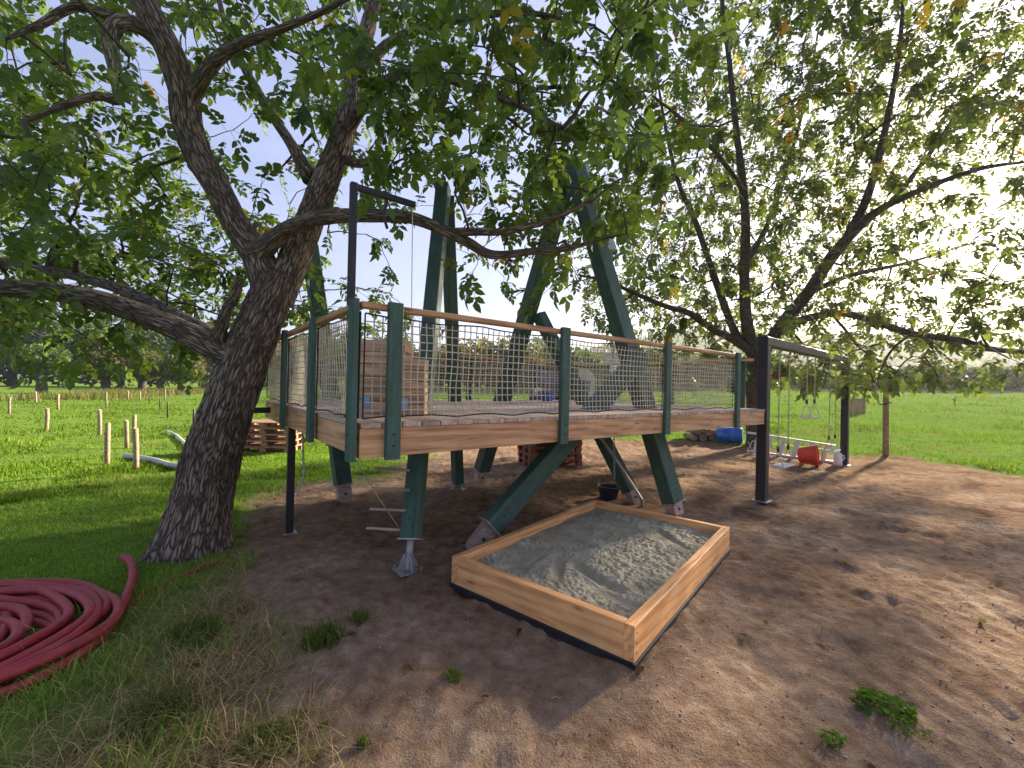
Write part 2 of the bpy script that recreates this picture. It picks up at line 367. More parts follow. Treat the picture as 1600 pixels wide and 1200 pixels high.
def micro(x, y, dirt):
    r = np.hypot(x, y); k = 1 - sstep(14, 24, r)
    b = (fbm(x * 1.1, y * 1.1, s=11) - .5) * .05 + (fbm(x * 5, y * 5, s=12) - .5) * .035 + (vnoise(x * 17, y * 17, s=13) - .5) * .009
    b = b - .03 * sstep(.66, .74, vnoise(x * 3.1 + 7, y * 3.1, s=17)) + .010 * np.sin(x * 38 + 3 * fbm(x * 2, y * 2, s=18) * 6) * sstep(.5, .62, fbm(x * .9, y * .9, s=19))
    g = (fbm(x * .7, y * .7, s=14) - .5) * .10 + (fbm(x * 3, y * 3, s=15) - .5) * .06
    far = (fbm(x * .25, y * .25, s=16) - .5) * .35 * sstep(12, 25, r) * (1 - sstep(150, 300, r))
    return (b * dirt + g * (1 - dirt)) * k + far
def gh(x, y):
    d, _ = masks(x, y); return hgt(x, y) + micro(np.asarray(x, float), np.asarray(y, float), d)
def gz(x, y): return float(gh(np.array([float(x)]), np.array([float(y)]))[0])
def spaced(lo, hi, a, b, fine, grow):
    v = list(np.arange(a, b + 1e-6, fine)); s = fine
    while v[-1] < hi: s *= grow; v.append(min(hi, v[-1] + s))
    s = fine
    while v[0] > lo: s *= grow; v.insert(0, max(lo, v[0] - s))
    return np.array(v)
gx = spaced(-900, 900, -4.6, 6.2, .045, 1.05); gy = spaced(-60, 1200, 1.3, 9.0, .045, 1.05)
X, Y = np.meshgrid(gx, gy); xs, ys = X.ravel(), Y.ravel()
gd, gdry = masks(xs, ys)
gzv = hgt(xs, ys) + micro(xs, ys, gd)
nx_, ny_ = len(gx), len(gy); idx = np.arange(nx_ * ny_).reshape(ny_, nx_)
GF = np.stack([idx[:-1, :-1], idx[:-1, 1:], idx[1:, 1:], idx[1:, :-1]], -1).reshape(-1, 4)
def ground_mat():
    m, t, b = mat('ground', (.1, .1, .05), .95)
    a = N(t, 'ShaderNodeAttribute', attribute_name='tint'); sp = N(t, 'ShaderNodeSeparateColor'); L(t, a.outputs['Color'], sp.inputs[0])
    c = N(t, 'ShaderNodeTexCoord')
    def noise(s, d=6.0, r=.6):
        n = N(t, 'ShaderNodeTexNoise', i_Scale=s, i_Detail=d, i_Roughness=r); L(t, c.outputs['Object'], n.inputs['Vector']); return n
    n1, n2, n3, n4 = noise(.9), noise(9.0), noise(95.0, 3.0), noise(2.7)
    # dirt: brown, with pale sandy patches and darker damp ones
    mp = N(t, 'ShaderNodeMath', operation='MULTIPLY_ADD', i_1=.55); L(t, n2.outputs['Fac'], mp.inputs[0])
    m0 = N(t, 'ShaderNodeMath', operation='MULTIPLY', i_1=.6); L(t, n1.outputs['Fac'], m0.inputs[0]); L(t, m0.outputs[0], mp.inputs[2])
    d1 = ramp(t, [(.38, (.105, .064, .038)), (.50, (.195, .126, .080)), (.62, (.275, .188, .125)), (.76, (.42, .32, .22))]); L(t, mp.outputs[0], d1.inputs[0])
    sp2 = N(t, 'ShaderNodeMapRange', i_1=.3, i_2=.72, i_3=.72, i_4=1.22); L(t, n3.outputs['Fac'], sp2.inputs[0])
    dm = N(t, 'ShaderNodeVectorMath', operation='SCALE'); L(t, d1.outputs[0], dm.inputs[0]); L(t, sp2.outputs[0], dm.inputs['Scale'])
    # grass base
    g1 = ramp(t, [(.3, (.065, .125, .020)), (.5, (.12, .205, .032)), (.7, (.19, .26, .05))]); mg = N(t, 'ShaderNodeMath', operation='MULTIPLY_ADD', i_1=.5); L(t, n4.outputs['Fac'], mg.inputs[0])
    m5 = N(t, 'ShaderNodeMath', operation='MULTIPLY', i_1=.5); L(t, n2.outputs['Fac'], m5.inputs[0]); L(t, m5.outputs[0], mg.inputs[2]); L(t, mg.outputs[0], g1.inputs[0])
    dr = ramp(t, [(.3, (.085, .06, .032)), (.5, (.17, .12, .068)), (.7, (.27, .20, .115))]); L(t, n2.outputs['Fac'], dr.inputs[0])
    mx = N(t, 'ShaderNodeMixRGB'); dk = N(t, 'ShaderNodeMath', operation='MULTIPLY', i_1=1.0); L(t, sp.outputs[1], dk.inputs[0]); L(t, dk.outputs[0], mx.inputs[0]); L(t, g1.outputs[0], mx.inputs[1]); L(t, dr.outputs[0], mx.inputs[2])
    m2 = N(t, 'ShaderNodeMixRGB'); L(t, sp.outputs[0], m2.inputs[0]); L(t, mx.outputs[0], m2.inputs[1]); L(t, dm.outputs[0], m2.inputs[2])
    L(t, m2.outputs[0], b.inputs['Base Color']); b.inputs['Specular IOR Level'].default_value = 0
    hs = N(t, 'ShaderNodeMath', operation='MULTIPLY_ADD', i_1=.35); L(t, n3.outputs['Fac'], hs.inputs[0]); L(t, n2.outputs['Fac'], hs.inputs[2])
    bump(t, b, hs.outputs[0], .85, .04)
    return m
tint = np.zeros((len(xs), 3)); tint[:, 0] = gd; tint[:, 1] = gdry
g_o = mobj('ground', npmesh('ground', np.stack([xs, ys, gzv], 1), GF, ground_mat(), True, tint=tint)); tag(g_o, 'grassy field with a bare brown earth patch round the platform', 'ground', kind='structure')

# ------------------------------------------------------------------ grass blades
def blades(name, P, hh, ww, col, lean, label, parent=None, kind='stuff'):
    n = len(P); a = RNG.uniform(0, math.tau, n); la = RNG.uniform(0, math.tau, n); ln = lean * hh
    dx, dy = np.cos(a) * ww / 2, np.sin(a) * ww / 2
    lx, ly = np.cos(la) * ln, np.sin(la) * ln
    V = np.zeros((n, 5, 3)); P = np.asarray(P)
    V[:, 0] = P + np.stack([-dx, -dy, -.01 * np.ones(n)], 1); V[:, 1] = P + np.stack([dx, dy, -.01 * np.ones(n)], 1)
    z = np.sqrt(np.maximum(hh ** 2 - ln ** 2 * .8, (hh * .12) ** 2))
    V[:, 2] = P + np.stack([dx * .8 + lx * .35, dy * .8 + ly * .35, z * .62], 1); V[:, 3] = P + np.stack([-dx * .8 + lx * .35, -dy * .8 + ly * .35, z * .62], 1)
    V[:, 4] = P + np.stack([lx, ly, z], 1)
    b = (np.arange(n) * 5)[:, None]
    loops = np.concatenate([b + np.array([0, 1, 2, 3]), b + np.array([3, 2, 4])], 1).ravel(); sizes = np.tile([4, 3], n)
    o = mobj(name, npmesh(name, V.reshape(-1, 3), None, M['grass'], True, tint=np.repeat(col, 5, 0), loops=loops, sizes=sizes), parent)
    return tag(o, label, None if parent else 'grass', kind=kind)
def gcol(n, dry):
    """per-blade albedo: green to straw"""
    base = np.array([.075, .135, .024]); yel = np.array([.15, .18, .035]); st = np.array([.30, .225, .115]); br = np.array([.13, .085, .05])
    k = RNG.random(n)[:, None]; c = base * (1 - k) + yel * k
    isd = RNG.random(n) < dry; ks = RNG.random(n)[:, None]; c = np.where(isd[:, None], st * ks + br * (1 - ks), c)
    return c * RNG.uniform(.75, 1.25, n)[:, None]
def scatter(n, x0, x1, y0, y1):
    return RNG.uniform(x0, x1, n), RNG.uniform(y0, y1, n)
# near left: long, lying, half dry
def near_grass(name, tries, hmin, hmax, wmin, wmax, dryk, lean0, lean1, label, green):
    x, y = scatter(tries, -5.2, .4, 1.2, 5.2); d, dr = masks(x, y)
    clump = sstep(.47, .60, fbm(x * 2.6, y * 2.6, s=40)); lawn = x + .25 * (3 - y) < -2.75 - .5 * fbm(x * 2, y * 2, s=47)
    pr = (1 - d) ** 1.2 * ((.08 + .92 * clump) if green else (.35 + .65 * (1 - clump)) * (.25 + .75 * dr))
    keep = (RNG.random(len(x)) < pr) & ~lawn
    x, y, dr, cl = x[keep], y[keep], dr[keep], clump[keep]; n = len(x)
    col = gcol(n, np.clip(dr * dryk, .05, .97)) * (1.9 if green else 2.0)
    blades(name, np.stack([x, y, gh(x, y)], 1), RNG.uniform(hmin, hmax, n), RNG.uniform(wmin, wmax, n), col, RNG.uniform(lean0, lean1, n), label)
near_grass('rough_grass', 40000, .06, .20, .0035, .0070, .30, .35, 1.05, 'long green grass clumps between the lawn and the bare earth', True)
near_grass('dry_straw', 60000, .07, .24, .003, .0052, 1.4, .9, 1.11, 'dry straw stalks lying flat between the lawn and the bare earth', False)
# mown lawn on the left
r = 3.2 + 9 * RNG.random(150000) ** .8; th = np.radians(RNG.uniform(-62, -22, len(r))); x, y = r * np.sin(th), r * np.cos(th)
d, dr = masks(x, y); keep = (RNG.random(len(x)) < (1 - d) ** 2 * .9) & ((x + .25 * (3 - y) < -2.7) | (y > 4.4)); x, y, rr = x[keep], y[keep], r[keep]; n = len(x)
tall = sstep(.52, .68, fbm(x * 1.3, y * 1.3, s=44)) * (x > -7.5) * (y > 5)
lc = gcol(n, .03 + .45 * tall * (RNG.random(n) < .5)) * np.array([1.8, 2.05, 1.7])
blades('lawn_grass', np.stack([x, y, gh(x, y)], 1), RNG.uniform(.014, .03, n) * (1 + rr * .05) * (1 + 2.2 * tall), .0035 + .0011 * rr * RNG.random(n), lc, RNG.uniform(.2, .8, n), 'short mown green lawn grass left of the leaning tree')
# pasture behind
r = 8.5 + 38 * RNG.random(170000) ** 1.6; th = np.radians(RNG.uniform(-56, 56, len(r))); x, y = r * np.sin(th), r * np.cos(th)
d, dr = masks(x, y); cl = sstep(.42, .65, fbm(x * .9, y * .9, s=45))
keep = RNG.random(len(x)) < (1 - d) ** 2 * (.35 + .65 * cl); x, y, rr, cl, dr = x[keep], y[keep], r[keep], cl[keep], dr[keep]; n = len(x)
blades('pasture_grass', np.stack([x, y, gh(x, y)], 1), RNG.uniform(.05, .11, n) * (.7 + .8 * cl), .006 + .0016 * rr * RNG.random(n), gcol(n, .03 + .10 * dr) * np.array([1.15, 1.25, .7]) * (.55 + .8 * fbm(x * .45, y * .45, s=48))[:, None], RNG.uniform(.2, .9, n), 'tufted sunlit pasture grass behind the platform')
# tall dry strip along the far left fence
pa, pb = tp(20, 628), tp(330, 611); n = 9000; k = RNG.random(n); x = pa.x + (pb.x - pa.x) * k + RNG.normal(0, 1.4, n); y = pa.y + (pb.y - pa.y) * k + RNG.normal(0, 1.4, n) + 2
blades('tall_dry_grass', np.stack([x, y, gh(x, y)], 1), RNG.uniform(.25, .8, n), RNG.uniform(.03, .06, n), gcol(n, np.full(n, .45)), RNG.uniform(.1, .5, n), 'tall straw coloured grass strip below the pollard trees')

# ------------------------------------------------------------------ clods, pebbles, litter on the earth
def bits(name, n, region, smin, smax, colr, label, z=.0):
    x, y = scatter(n, *region); d, _ = masks(x, y); k = RNG.random(n) < d ** 2; x, y = x[k], y[k]; n = len(x)
    T = np.array([(1, 0, 0), (-1, 0, 0), (0, 1, 0), (0, -1, 0), (0, 0, 1), (0, 0, -1)], float); F = np.array([(0, 2, 4), (2, 1, 4), (1, 3, 4), (3, 0, 4), (2, 0, 5), (1, 2, 5), (3, 1, 5), (0, 3, 5)])
    s = smin + (smax - smin) * RNG.random(n) ** 4; a = RNG.uniform(0, math.tau, n); J = T[None] * (1 + RNG.uniform(-.35, .35, (n, 6, 3))) * s[:, None, None] * np.array([1, .8, .55])
    c, si = np.cos(a)[:, None], np.sin(a)[:, None]; V = np.stack([J[..., 0] * c - J[..., 1] * si, J[..., 0] * si + J[..., 1] * c, J[..., 2]], -1)
    V += np.stack([x, y, gh(x, y) + s * .2], 1)[:, None]
    col = np.array(colr) * RNG.uniform(.55, 1.35, n)[:, None]
    m, t, b = mat(name, colr, .95); at_ = N(t, 'ShaderNodeAttribute', attribute_name='tint'); L(t, at_.outputs['Color'], b.inputs['Base Color'])
    o = mobj(name, npmesh(name, V.reshape(-1, 3), (np.arange(n)[:, None, None] * 6 + F[None]).reshape(-1, 3), m, False, tint=np.repeat(col, 6, 0))); tag(o, label, 'ground litter', kind='stuff')
bits('earth_clods', 18000, (-2.2, 7, 1.4, 8.5), .002, .010, (.21, .14, .10), 'small crumbs and clods of brown earth on the bare ground')
bits('pebbles', 1300, (-2.2, 7, 1.4, 8.5), .003, .012, (.30, .26, .22), 'scattered pale pebbles on the bare earth')

n = 420; x, y = scatter(n, -2.4, 6.5, 1.5, 8); d, _ = masks(x, y); k = RNG.random(n) < (.25 + .75 * (d < .95)) * (d > .05); x, y = x[k], y[k]; n = len(x); a = RNG.uniform(0, math.tau, n); ln = RNG.uniform(.03, .14, n)
PA = np.stack([x, y, gh(x, y) + .006], 1); xb, yb = x + np.cos(a) * ln, y + np.sin(a) * ln; PB = np.stack([xb, yb, gh(xb, yb) + .008], 1)
dl = (PB - PA); MI = (PA + PB) / 2 + np.stack([-dl[:, 1], dl[:, 0], 0 * x], 1) * RNG.uniform(-.15, .15, n)[:, None] + np.array([0, 0, .006])
def edges_simple(A, B, r):
    d = B - A; s_ = np.stack([-d[:, 1], d[:, 0], 0 * d[:, 0]], 1); s_ /= np.linalg.norm(s_, axis=1)[:, None] + 1e-9; u = np.array([0, 0, 1.])
    V = np.stack([A + s_ * r, A - s_ * r, A + u * r * 1.5, B + s_ * r, B - s_ * r, B + u * r * 1.5], 1).reshape(-1, 3); F = np.array([(0, 2, 5, 3), (2, 1, 4, 5)]); return V, (np.arange(len(A))[:, None, None] * 6 + F[None]).reshape(-1, 4)
V, F = edges_simple(np.concatenate([PA, MI]), np.concatenate([MI, PB]), .0016); tag(mobj('fallen_twigs', npmesh('fallen_twigs', V, F, M['rope'])), 'thin dry twigs and stalks scattered on the bare earth', 'twigs', kind='stuff')
def tuft(name, px, py, n, rad, hmin, hmax, dry, label, cat='grass tuft', width=(.004, .008), lean=(.2, 1.0), tintc=(1, 1, 1), group=None):
    c = gp(px, py); c.z = gz(c.x, c.y); a = RNG.uniform(0, math.tau, n); r = rad * RNG.random(n) ** .7
    x, y = c.x + r * np.cos(a), c.y + r * np.sin(a)
    o = blades(name, np.stack([x, y, gh(x, y)], 1), RNG.uniform(hmin, hmax, n), RNG.uniform(*width, n), gcol(n, np.full(n, dry)) * np.array(tintc), RNG.uniform(*lean, n), label, kind=None)
    o['category'] = cat
    if group: o['group'] = group
    return o
tuft('grass_tuft', 505, 1000, 420, .13, .06, .15, .2, 'dense drooping green grass tuft alone on the earth left of the sandbox')
tuft('grass_tuft', 560, 970, 130, .07, .05, .1, .15, 'small dark green grass tuft beside the drooping tuft')
tuft('grass_tuft', 708, 1055, 130, .06, .02, .05, .1, 'low flat green grass patch in front of the sandbox corner')
tuft('grass_tuft', 420, 1165, 360, .13, .05, .11, .15, 'bright green grass clump at the edge of the dry straw')
tuft('grass_tuft', 568, 1160, 60, .03, .03, .08, .2, 'tiny upright green sprout with a dry stalk on bare earth')
tuft('grass_tuft', 300, 1000, 420, .16, .07, .16, .1, 'thick green tuft between the red hose coil and the dry straw')
tuft('grass_tuft', 250, 1130, 420, .16, .06, .15, .15, 'tangled green tuft in front of the hose coil')

# ================================================================== PLAY PLATFORM
DA = .6643; DE = Vector((math.cos(DA), math.sin(DA), 0)); DG = Vector((-math.sin(DA), math.cos(DA), 0)); DN = Vector((-.9879, 2.7672, 0))
DL, DW, DZ, RH = 6.2076, 3.6961, 1.4395, .79
def dk(e, g, z): return DN + DE * e + DG * g + Vector((0, 0, z))
plat = thing('play_platform', 'raised timber play deck with green posts, rope net railing and larch fascia', 'platform', dk(DL / 2, DW / 2, 0))
BT, BW = .032, .1445
nb = 43; pitch = DL / nb
deck_holes = []
for i in range(nb):
    e = (i + .5) * pitch
    o0 = random.uniform(-.006, .006)
    plank('deck_board', dk(e, -.03 + o0, DZ - BT / 2 + random.uniform(-.0015, .0015)), dk(e, DW + .03, DZ - BT / 2), pitch - .009, BT, M['deckwood'], plat)
FH = .195; FT = .05; fz = DZ - BT - FH / 2 - .002
plank('fascia_beam', dk(0, 0, fz), dk(DL, 0, fz), FT, FH, M['larch'], plat)
plank('fascia_beam', dk(0, DW, fz), dk(DL, DW, fz), FT, FH, M['larch'], plat)
plank('fascia_beam', dk(.03, FT / 2 + .001, fz), dk(.03, DW - FT / 2 - .001, fz), FT, FH - .004, M['larch'], plat)
plank('fascia_beam', dk(DL - .03, FT / 2 + .001, fz), dk(DL - .03, DW - FT / 2 - .001, fz), FT, FH - .004, M['larch'], plat)
for k in range(1, 6):
    g = DW * k / 6; plank('floor_joist', dk(.06, g, fz - .005), dk(DL - .06, g, fz - .005), .06, FH - .02, M['old_wood'], plat)
def edge_e(px, g=-.05):
    """deck coordinate along the front edge under photo column px"""
    lo, hi = -.5, 7
    for _ in range(40):
        m = (lo + hi) / 2; p = dk(m, g, DZ); u, _, _ = project([p]); lo, hi = (m, hi) if u[0] < px else (lo, m)
    return lo
def edge_g(px, e=-.05):
    lo, hi = -.5, 5
    for _ in range(40):
        m = (lo + hi) / 2; p = dk(e, m, DZ); u, _, _ = project([p]); lo, hi = (m, hi) if u[0] > px else (lo, m)
    return lo
ztop = DZ + RH
PW, PT = .10, .045
front_posts = [edge_e(p) for p in (614, 881, 1042, 1152)]
left_posts = [edge_g(p) for p in (547, 484, 441)]
def rpost(e, g, n, wide=PW):
    # plank standing outside the fascia, its broad face turned outward
    zb = DZ - .245; b = dk(e, g, zb); t_ = dk(e, g, ztop + .012)
    o = plank('railing_post', b, t_, wide, PT, M['green'], plat, up=n, ch=.006)
    for dz in (.09, .17):
        q = b + Vector((0, 0, dz)); MB().cyl(q + n * (PT / 2 - .002), q + n * (PT / 2 + .006), .009, .007, 8).obj('bolt', M['steel'], o, smooth=True)
off = FT / 2 + PT / 2 + .002
for e in front_posts: rpost(e, -off, -DG)
for g in left_posts: rpost(-off + .005, g, -DE)
for e in (.25, 1.7, 3.2, 4.7, 6.0): rpost(e, DW + off, DG)
for g in (.35, 1.6, 3.1): rpost(DL + off - .005, g, DE)
HR, HW = .042, .062
zr = ztop - HR / 2
ie = front_posts[-1]
def rail(p, q): plank('handrail', p, q, HW, HR, M['larch'], plat, ch=.006)
rail(dk(-.005, .0, zr), dk(ie + .06, 0, zr)); rail(dk(-.005, HW / 2 + .001, zr - .003), dk(-.005, DW, zr - .003))
rail(dk(.03, DW, zr), dk(DL - .03, DW, zr)); rail(dk(DL, .16, zr), dk(DL, DW + .03, zr))
def edges_mesh(A, B, r):
    A = np.asarray(A, float); B = np.asarray(B, float); d = B - A; ln = np.linalg.norm(d, axis=1)[:, None] + 1e-9; d = d / ln
    ref = np.where(np.abs(d[:, 2:3]) > .8, [[1., .2, 0]], [[0, 0, 1.]]); u = np.cross(d, ref); u /= np.linalg.norm(u, axis=1)[:, None]; w = np.cross(d, u)
    V = []
    for base in (A, B):
        for k in range(4):
            a = k * math.tau / 4; V.append(base + (u * math.cos(a) + w * math.sin(a)) * r)
    V = np.stack(V, 1).reshape(-1, 3); F = np.array([(k, (k + 1) % 4, (k + 1) % 4 + 4, k + 4) for k in range(4)])
    return V, (np.arange(len(A))[:, None, None] * 8 + F[None]).reshape(-1, 4)
def net(p0, p1, seed, inward):
    p0, p1 = np.array(p0), np.array(p1); ln = np.linalg.norm((p1 - p0)[:2]); nu = max(2, int(ln / .052)); z0, z1 = DZ + .025, ztop - HR - .025; nv = int((z1 - z0) / .052)
    I, J = np.meshgrid(np.arange(nu + 1), np.arange(nv + 1)); u, v = I / nu, J / nv
    sag = .022 * np.abs(np.sin(u * math.pi * max(1, round(ln / .75)))) * (1 - v) * .0 + .02 * np.sin(math.pi * v)
    wig = (fbm(u * ln * 2.5, v * 1.5, s=seed) - .5)
    zz = z0 + (z1 - z0) * v + (fbm(u * ln * 3, v * 3, s=seed + 1) - .5) * .018 - .018 * np.abs(np.sin(u * ln * 4.2)) * (v > .98) + .018 * np.abs(np.sin(u * ln * 6)) * (v < .02)
    dx = (fbm(u * ln * 4, v * 4, s=seed + 2) - .5) * .022
    edge = np.minimum(1, np.minimum(u, 1 - u) * ln * 8); pull = 0
    d = (p1 - p0) / np.linalg.norm(p1 - p0)
    G = p0 + (p1 - p0) * u[..., None] + d * (dx * edge)[..., None] + np.array(inward) * ((wig * .06 + sag) * edge)[..., None]; G[..., 2] = zz
    A = np.concatenate([G[:, :-1].reshape(-1, 3), G[:-1].reshape(-1, 3)]); B = np.concatenate([G[:, 1:].reshape(-1, 3), G[1:].reshape(-1, 3)])
    c = (p0 + p1) / 2; c[2] = DZ
    V, F = edges_mesh(A - c, B - c, .0042)
    o = mobj('safety_net', npmesh('safety_net', V, F, M['net'], True), plat, Matrix.Translation(c))
    # dark border cords laced along top, bottom and sides
    BA = np.concatenate([G[0, :-1], G[-1, :-1], G[:-1, 0], G[:-1, -1]]); BB = np.concatenate([G[0, 1:], G[-1, 1:], G[1:, 0], G[1:, -1]])
    V, F = edges_mesh(BA - c, BB - c, .0055); mobj('border_cord', npmesh('border_cord', V, F, M['net_edge'], True), o, Matrix.Translation(c))
fr = [.03] + front_posts
for a, b in zip(fr[:-1], fr[1:]): net(dk(a + .0, .015, 0), dk(b, .015, 0), int(a * 100), DG)
lf = [.03] + left_posts + [DW - .05]
for a, b in zip(lf[:-1], lf[1:]): net(dk(.0, a, 0), dk(.0, b, 0), 900 + int(a * 100), DE)
for a, b in zip((.05, 1.7, 3.2, 4.7), (1.7, 3.2, 4.7, DL - .05)): net(dk(a, DW - .015, 0), dk(b, DW - .015, 0), 300 + int(a * 100), -DG)
for a, b in zip((.35, 1.6, 3.1), (1.6, 3.1, DW - .05)): net(dk(DL - .02, a, 0), dk(DL - .02, b, 0), 500 + int(a * 100), -DE)
lp = gp(452, 829)
def steel_post(x, y, z1, w, parent, name='steel_post', base=True):
    o = MB().prism(z1 + .1, w, w, .008, axes((x, y, -.1), (x, y, z1), up=DG)[0]).obj(name, M['steel'], parent)
    if base: MB().box((0, 0, 0), (w + .07, w + .07, .012), Matrix.Translation((x, y, gz(x, y) + .012)) @ Matrix.Rotation(DA, 4, 'Z')).obj('base_plate', M['galv'], o)
    return o
steel_post(lp.x, lp.y, fz - FH / 2 + .03, .075, plat)
# dark steel edge beam poking out behind the left corner
plank('steel_bearer', dk(-.55, DW - .3, fz + .02), dk(2.2, DW - .3, fz - .02 + .04), .06, .07, M['steel'], plat)

# ------------------------------------------------------------------ green timber frame
frame = thing('timber_frame', 'green painted frame of leaning timber legs rising through the deck', 'frame', (0.3, 6.1, 0))
apexA = at(893, 250, 6.45); apexB = at(693, 292, 5.6)
feet = {1: gp(540, 780), 2: gp(637, 890), 3: gp(716, 762), 4: gp(748, 752), 5: gp(993, 786), 6: gp(1057, 803), 7: gp(735, 857)}
def leg(i, top, w, t, foot='block', fh=.2, up=None):
    f = feet[i].copy(); f.z = gz(f.x, f.y); d = (top - f).normalized(); b = f + d * (fh / max(.35, d.z))
    up = up or -DG
    o = plank('leg', b, top, w, t, M['green'], frame, up=up, ch=.010)
    W = axes(b, top, up)[0]
    # cover plate and bolts at the lower end
    MB().box((-.006, 0, 0), (.014, w + .03, t + .03), W, .003).obj('end_plate', M['galv'], o)
    mb = MB()
    for k, (xx, yy) in enumerate(((.10, .05), (.10, -.05), (.24, .05), (.24, -.05), (.17, 0))):
        for s in (1, -1):
            q = W @ Vector((xx, yy * w * 4, s * (t / 2 - .003))); n = (W.to_3x3() @ Vector((0, 0, s))); MB().cyl(q, q + n * .010, .009, .008, 6).obj('bolt', M['steel'], o)
    if foot == 'block':
        # flat timber shoe with a rounded lower end, hinged on a bolt
        mb = MB(); n = 10; hw = w * .42; th = t * .32
        low = f - Vector((0, 0, .05)); Wf = axes(low, b, up)[0]; ln = (b - low).length
        prof = [(hw * .9 - hw * .9 * math.cos(a) , hw * math.sin(a)) for a in np.linspace(-math.pi / 2, math.pi / 2, n)]
        ring = [(ln, -hw)] + [(p[0] if abs(p[1]) < hw else p[0], p[1]) for p in prof] + [(ln, hw)]
        ring = [(ln, -hw)] + [(hw - hw * math.cos(a), hw * math.sin(a)) for a in np.linspace(-math.pi / 2, math.pi / 2, n)] + [(ln, hw)]
        k = len(ring); v = [Wf @ Vector((x_, y_, -th)) for x_, y_ in ring] + [Wf @ Vector((x_, y_, th)) for x_, y_ in ring]
        mb.add(v, [tuple(range(k)), tuple(range(2 * k - 1, k - 1, -1))] + [(j, j + k, (j + 1) % k + k, (j + 1) % k) for j in range(k)])
        fo = mb.obj('foot', M['foot_wood'], frame)
        mb = MB(); c0 = Wf @ Vector((ln * .55, 0, 0)); nn = Wf.to_3x3() @ Vector((0, 0, 1)); mb.cyl(c0 - nn * (th + .015), c0 + nn * (th + .015), .018, n=8); mb.obj('pivot_bolt', M['steel'], fo)
    else:
        mb = MB(); mb.cyl(f + Vector((0, 0, .02)), b, .032, n=14)
        for k in range(4):
            a = DA + k * math.pi / 2; dd = Vector((math.cos(a), math.sin(a), 0)); s_ = Vector((-dd.y, dd.x, 0)) * .005
            q = [f + dd * .03 + Vector((0, 0, .17)), f + dd * .042 + Vector((0, 0, .17)), f + dd * .105 + Vector((0, 0, .035)), f + dd * .03 + Vector((0, 0, .03))]
            mb.add([p - s_ for p in q] + [p + s_ for p in q], [(0, 1, 2, 3), (7, 6, 5, 4)] + [(j, j + 4, (j + 1) % 4 + 4, (j + 1) % 4) for j in range(4)])
        mb.box((0, 0, 0), (.21, .21, .012), Matrix.Translation(f + Vector((0, 0, .02))) @ Matrix.Rotation(DA, 4, 'Z'))
        for k in range(4):
            a = DA + math.pi / 4 + k * math.pi / 2; q = f + Vector((math.cos(a), math.sin(a), 0)) * .125; mb.cyl(q + Vector((0, 0, .02)), q + Vector((0, 0, .055)), .011, n=6)
        mb.obj('foot', M['galv'], frame)
    return o, W, (top - b).length
l1 = leg(1, at(484, 385, 6.7), .22, .2, fh=.24)
l2 = leg(2, apexB, .165, .17, 'screw', .27, Vector((-.12, -1, 0)))
l3 = leg(3, apexB + Vector((.02, .15, -.05)), .15, .16, 'screw', .14)
l4 = leg(4, apexA + Vector((-.02, .2, -.1)), .24, .2, fh=.22)
l6 = leg(6, apexA, .25, .21, fh=.16)
j5 = at(842, 492, 7.0); l5 = leg(5, j5, .17, .19, fh=.16)
j7 = at(1002, 556, 5.75); l7 = leg(7, j7, .21, .19, fh=.2, up=Vector((.25, -1, -.1)))
# climbing pegs through the near left leg
for (px, py, px2, py2) in ((586, 731, 640, 735), (582, 763, 640, 766), (578, 795, 640, 798), (573, 825, 640, 829)):
    a, b = at(px, py, 4.05), at(px2, py2, 4.05)
    MB().cyl(a, b, .014, n=10).obj('climbing_peg', M['foot_wood'], l2[0], smooth=True)
# pale stepped plates on the right leg
o6, W6, len6 = l6
def along(px, py):
    """parameter along the right leg nearest to a photo pixel"""
    ts = np.linspace(0, len6, 400); P = np.array([tuple(W6 @ Vector((t_, 0, 0))) for t_ in ts]); u, v, _ = project(P); return ts[np.argmin((v - py) ** 2)]
for k, (y0, y1) in enumerate(((257, 283), (286, 312), (316, 336), (338, 362), (364, 384))):
    a, b = along(0, y1), along(0, y0)
    side = 1 if project([tuple(W6 @ Vector((a, .2, 0)))])[0][0] > project([tuple(W6 @ Vector((a, -.2, 0)))])[0][0] else -1
    T = W6 @ Matrix.Translation((a, side * (.125 + .045), .03)) @ Matrix.Rotation(side * .12, 4, 'Z')
    MB().prism(b - a - .01, .09, .15, .004, T).obj('step_plate', M['green_light'], o6)
a = along(0, 392); T = W6 @ Matrix.Translation((a, side * (.125 + .10), .04)); br = MB().prism(.16, .20, .10, .004, T).obj('hoist_bracket', M['green_light'], o6)
hang = T @ Vector((.02, side * .04, .0))
# galvanised pipe along the brace leg
pa_, pb_ = at(965, 722, 6.2), at(997, 772, 6.15); pts = smooth_path([at(930, 672, 6.3), pa_, pb_, at(1002, 780, 6.1), gp(1004, 790) + Vector((0, 0, -.02))], 6)
MB().tube(pts, .022, 10).obj('downpipe', M['galv'], l5[0], smooth=True)

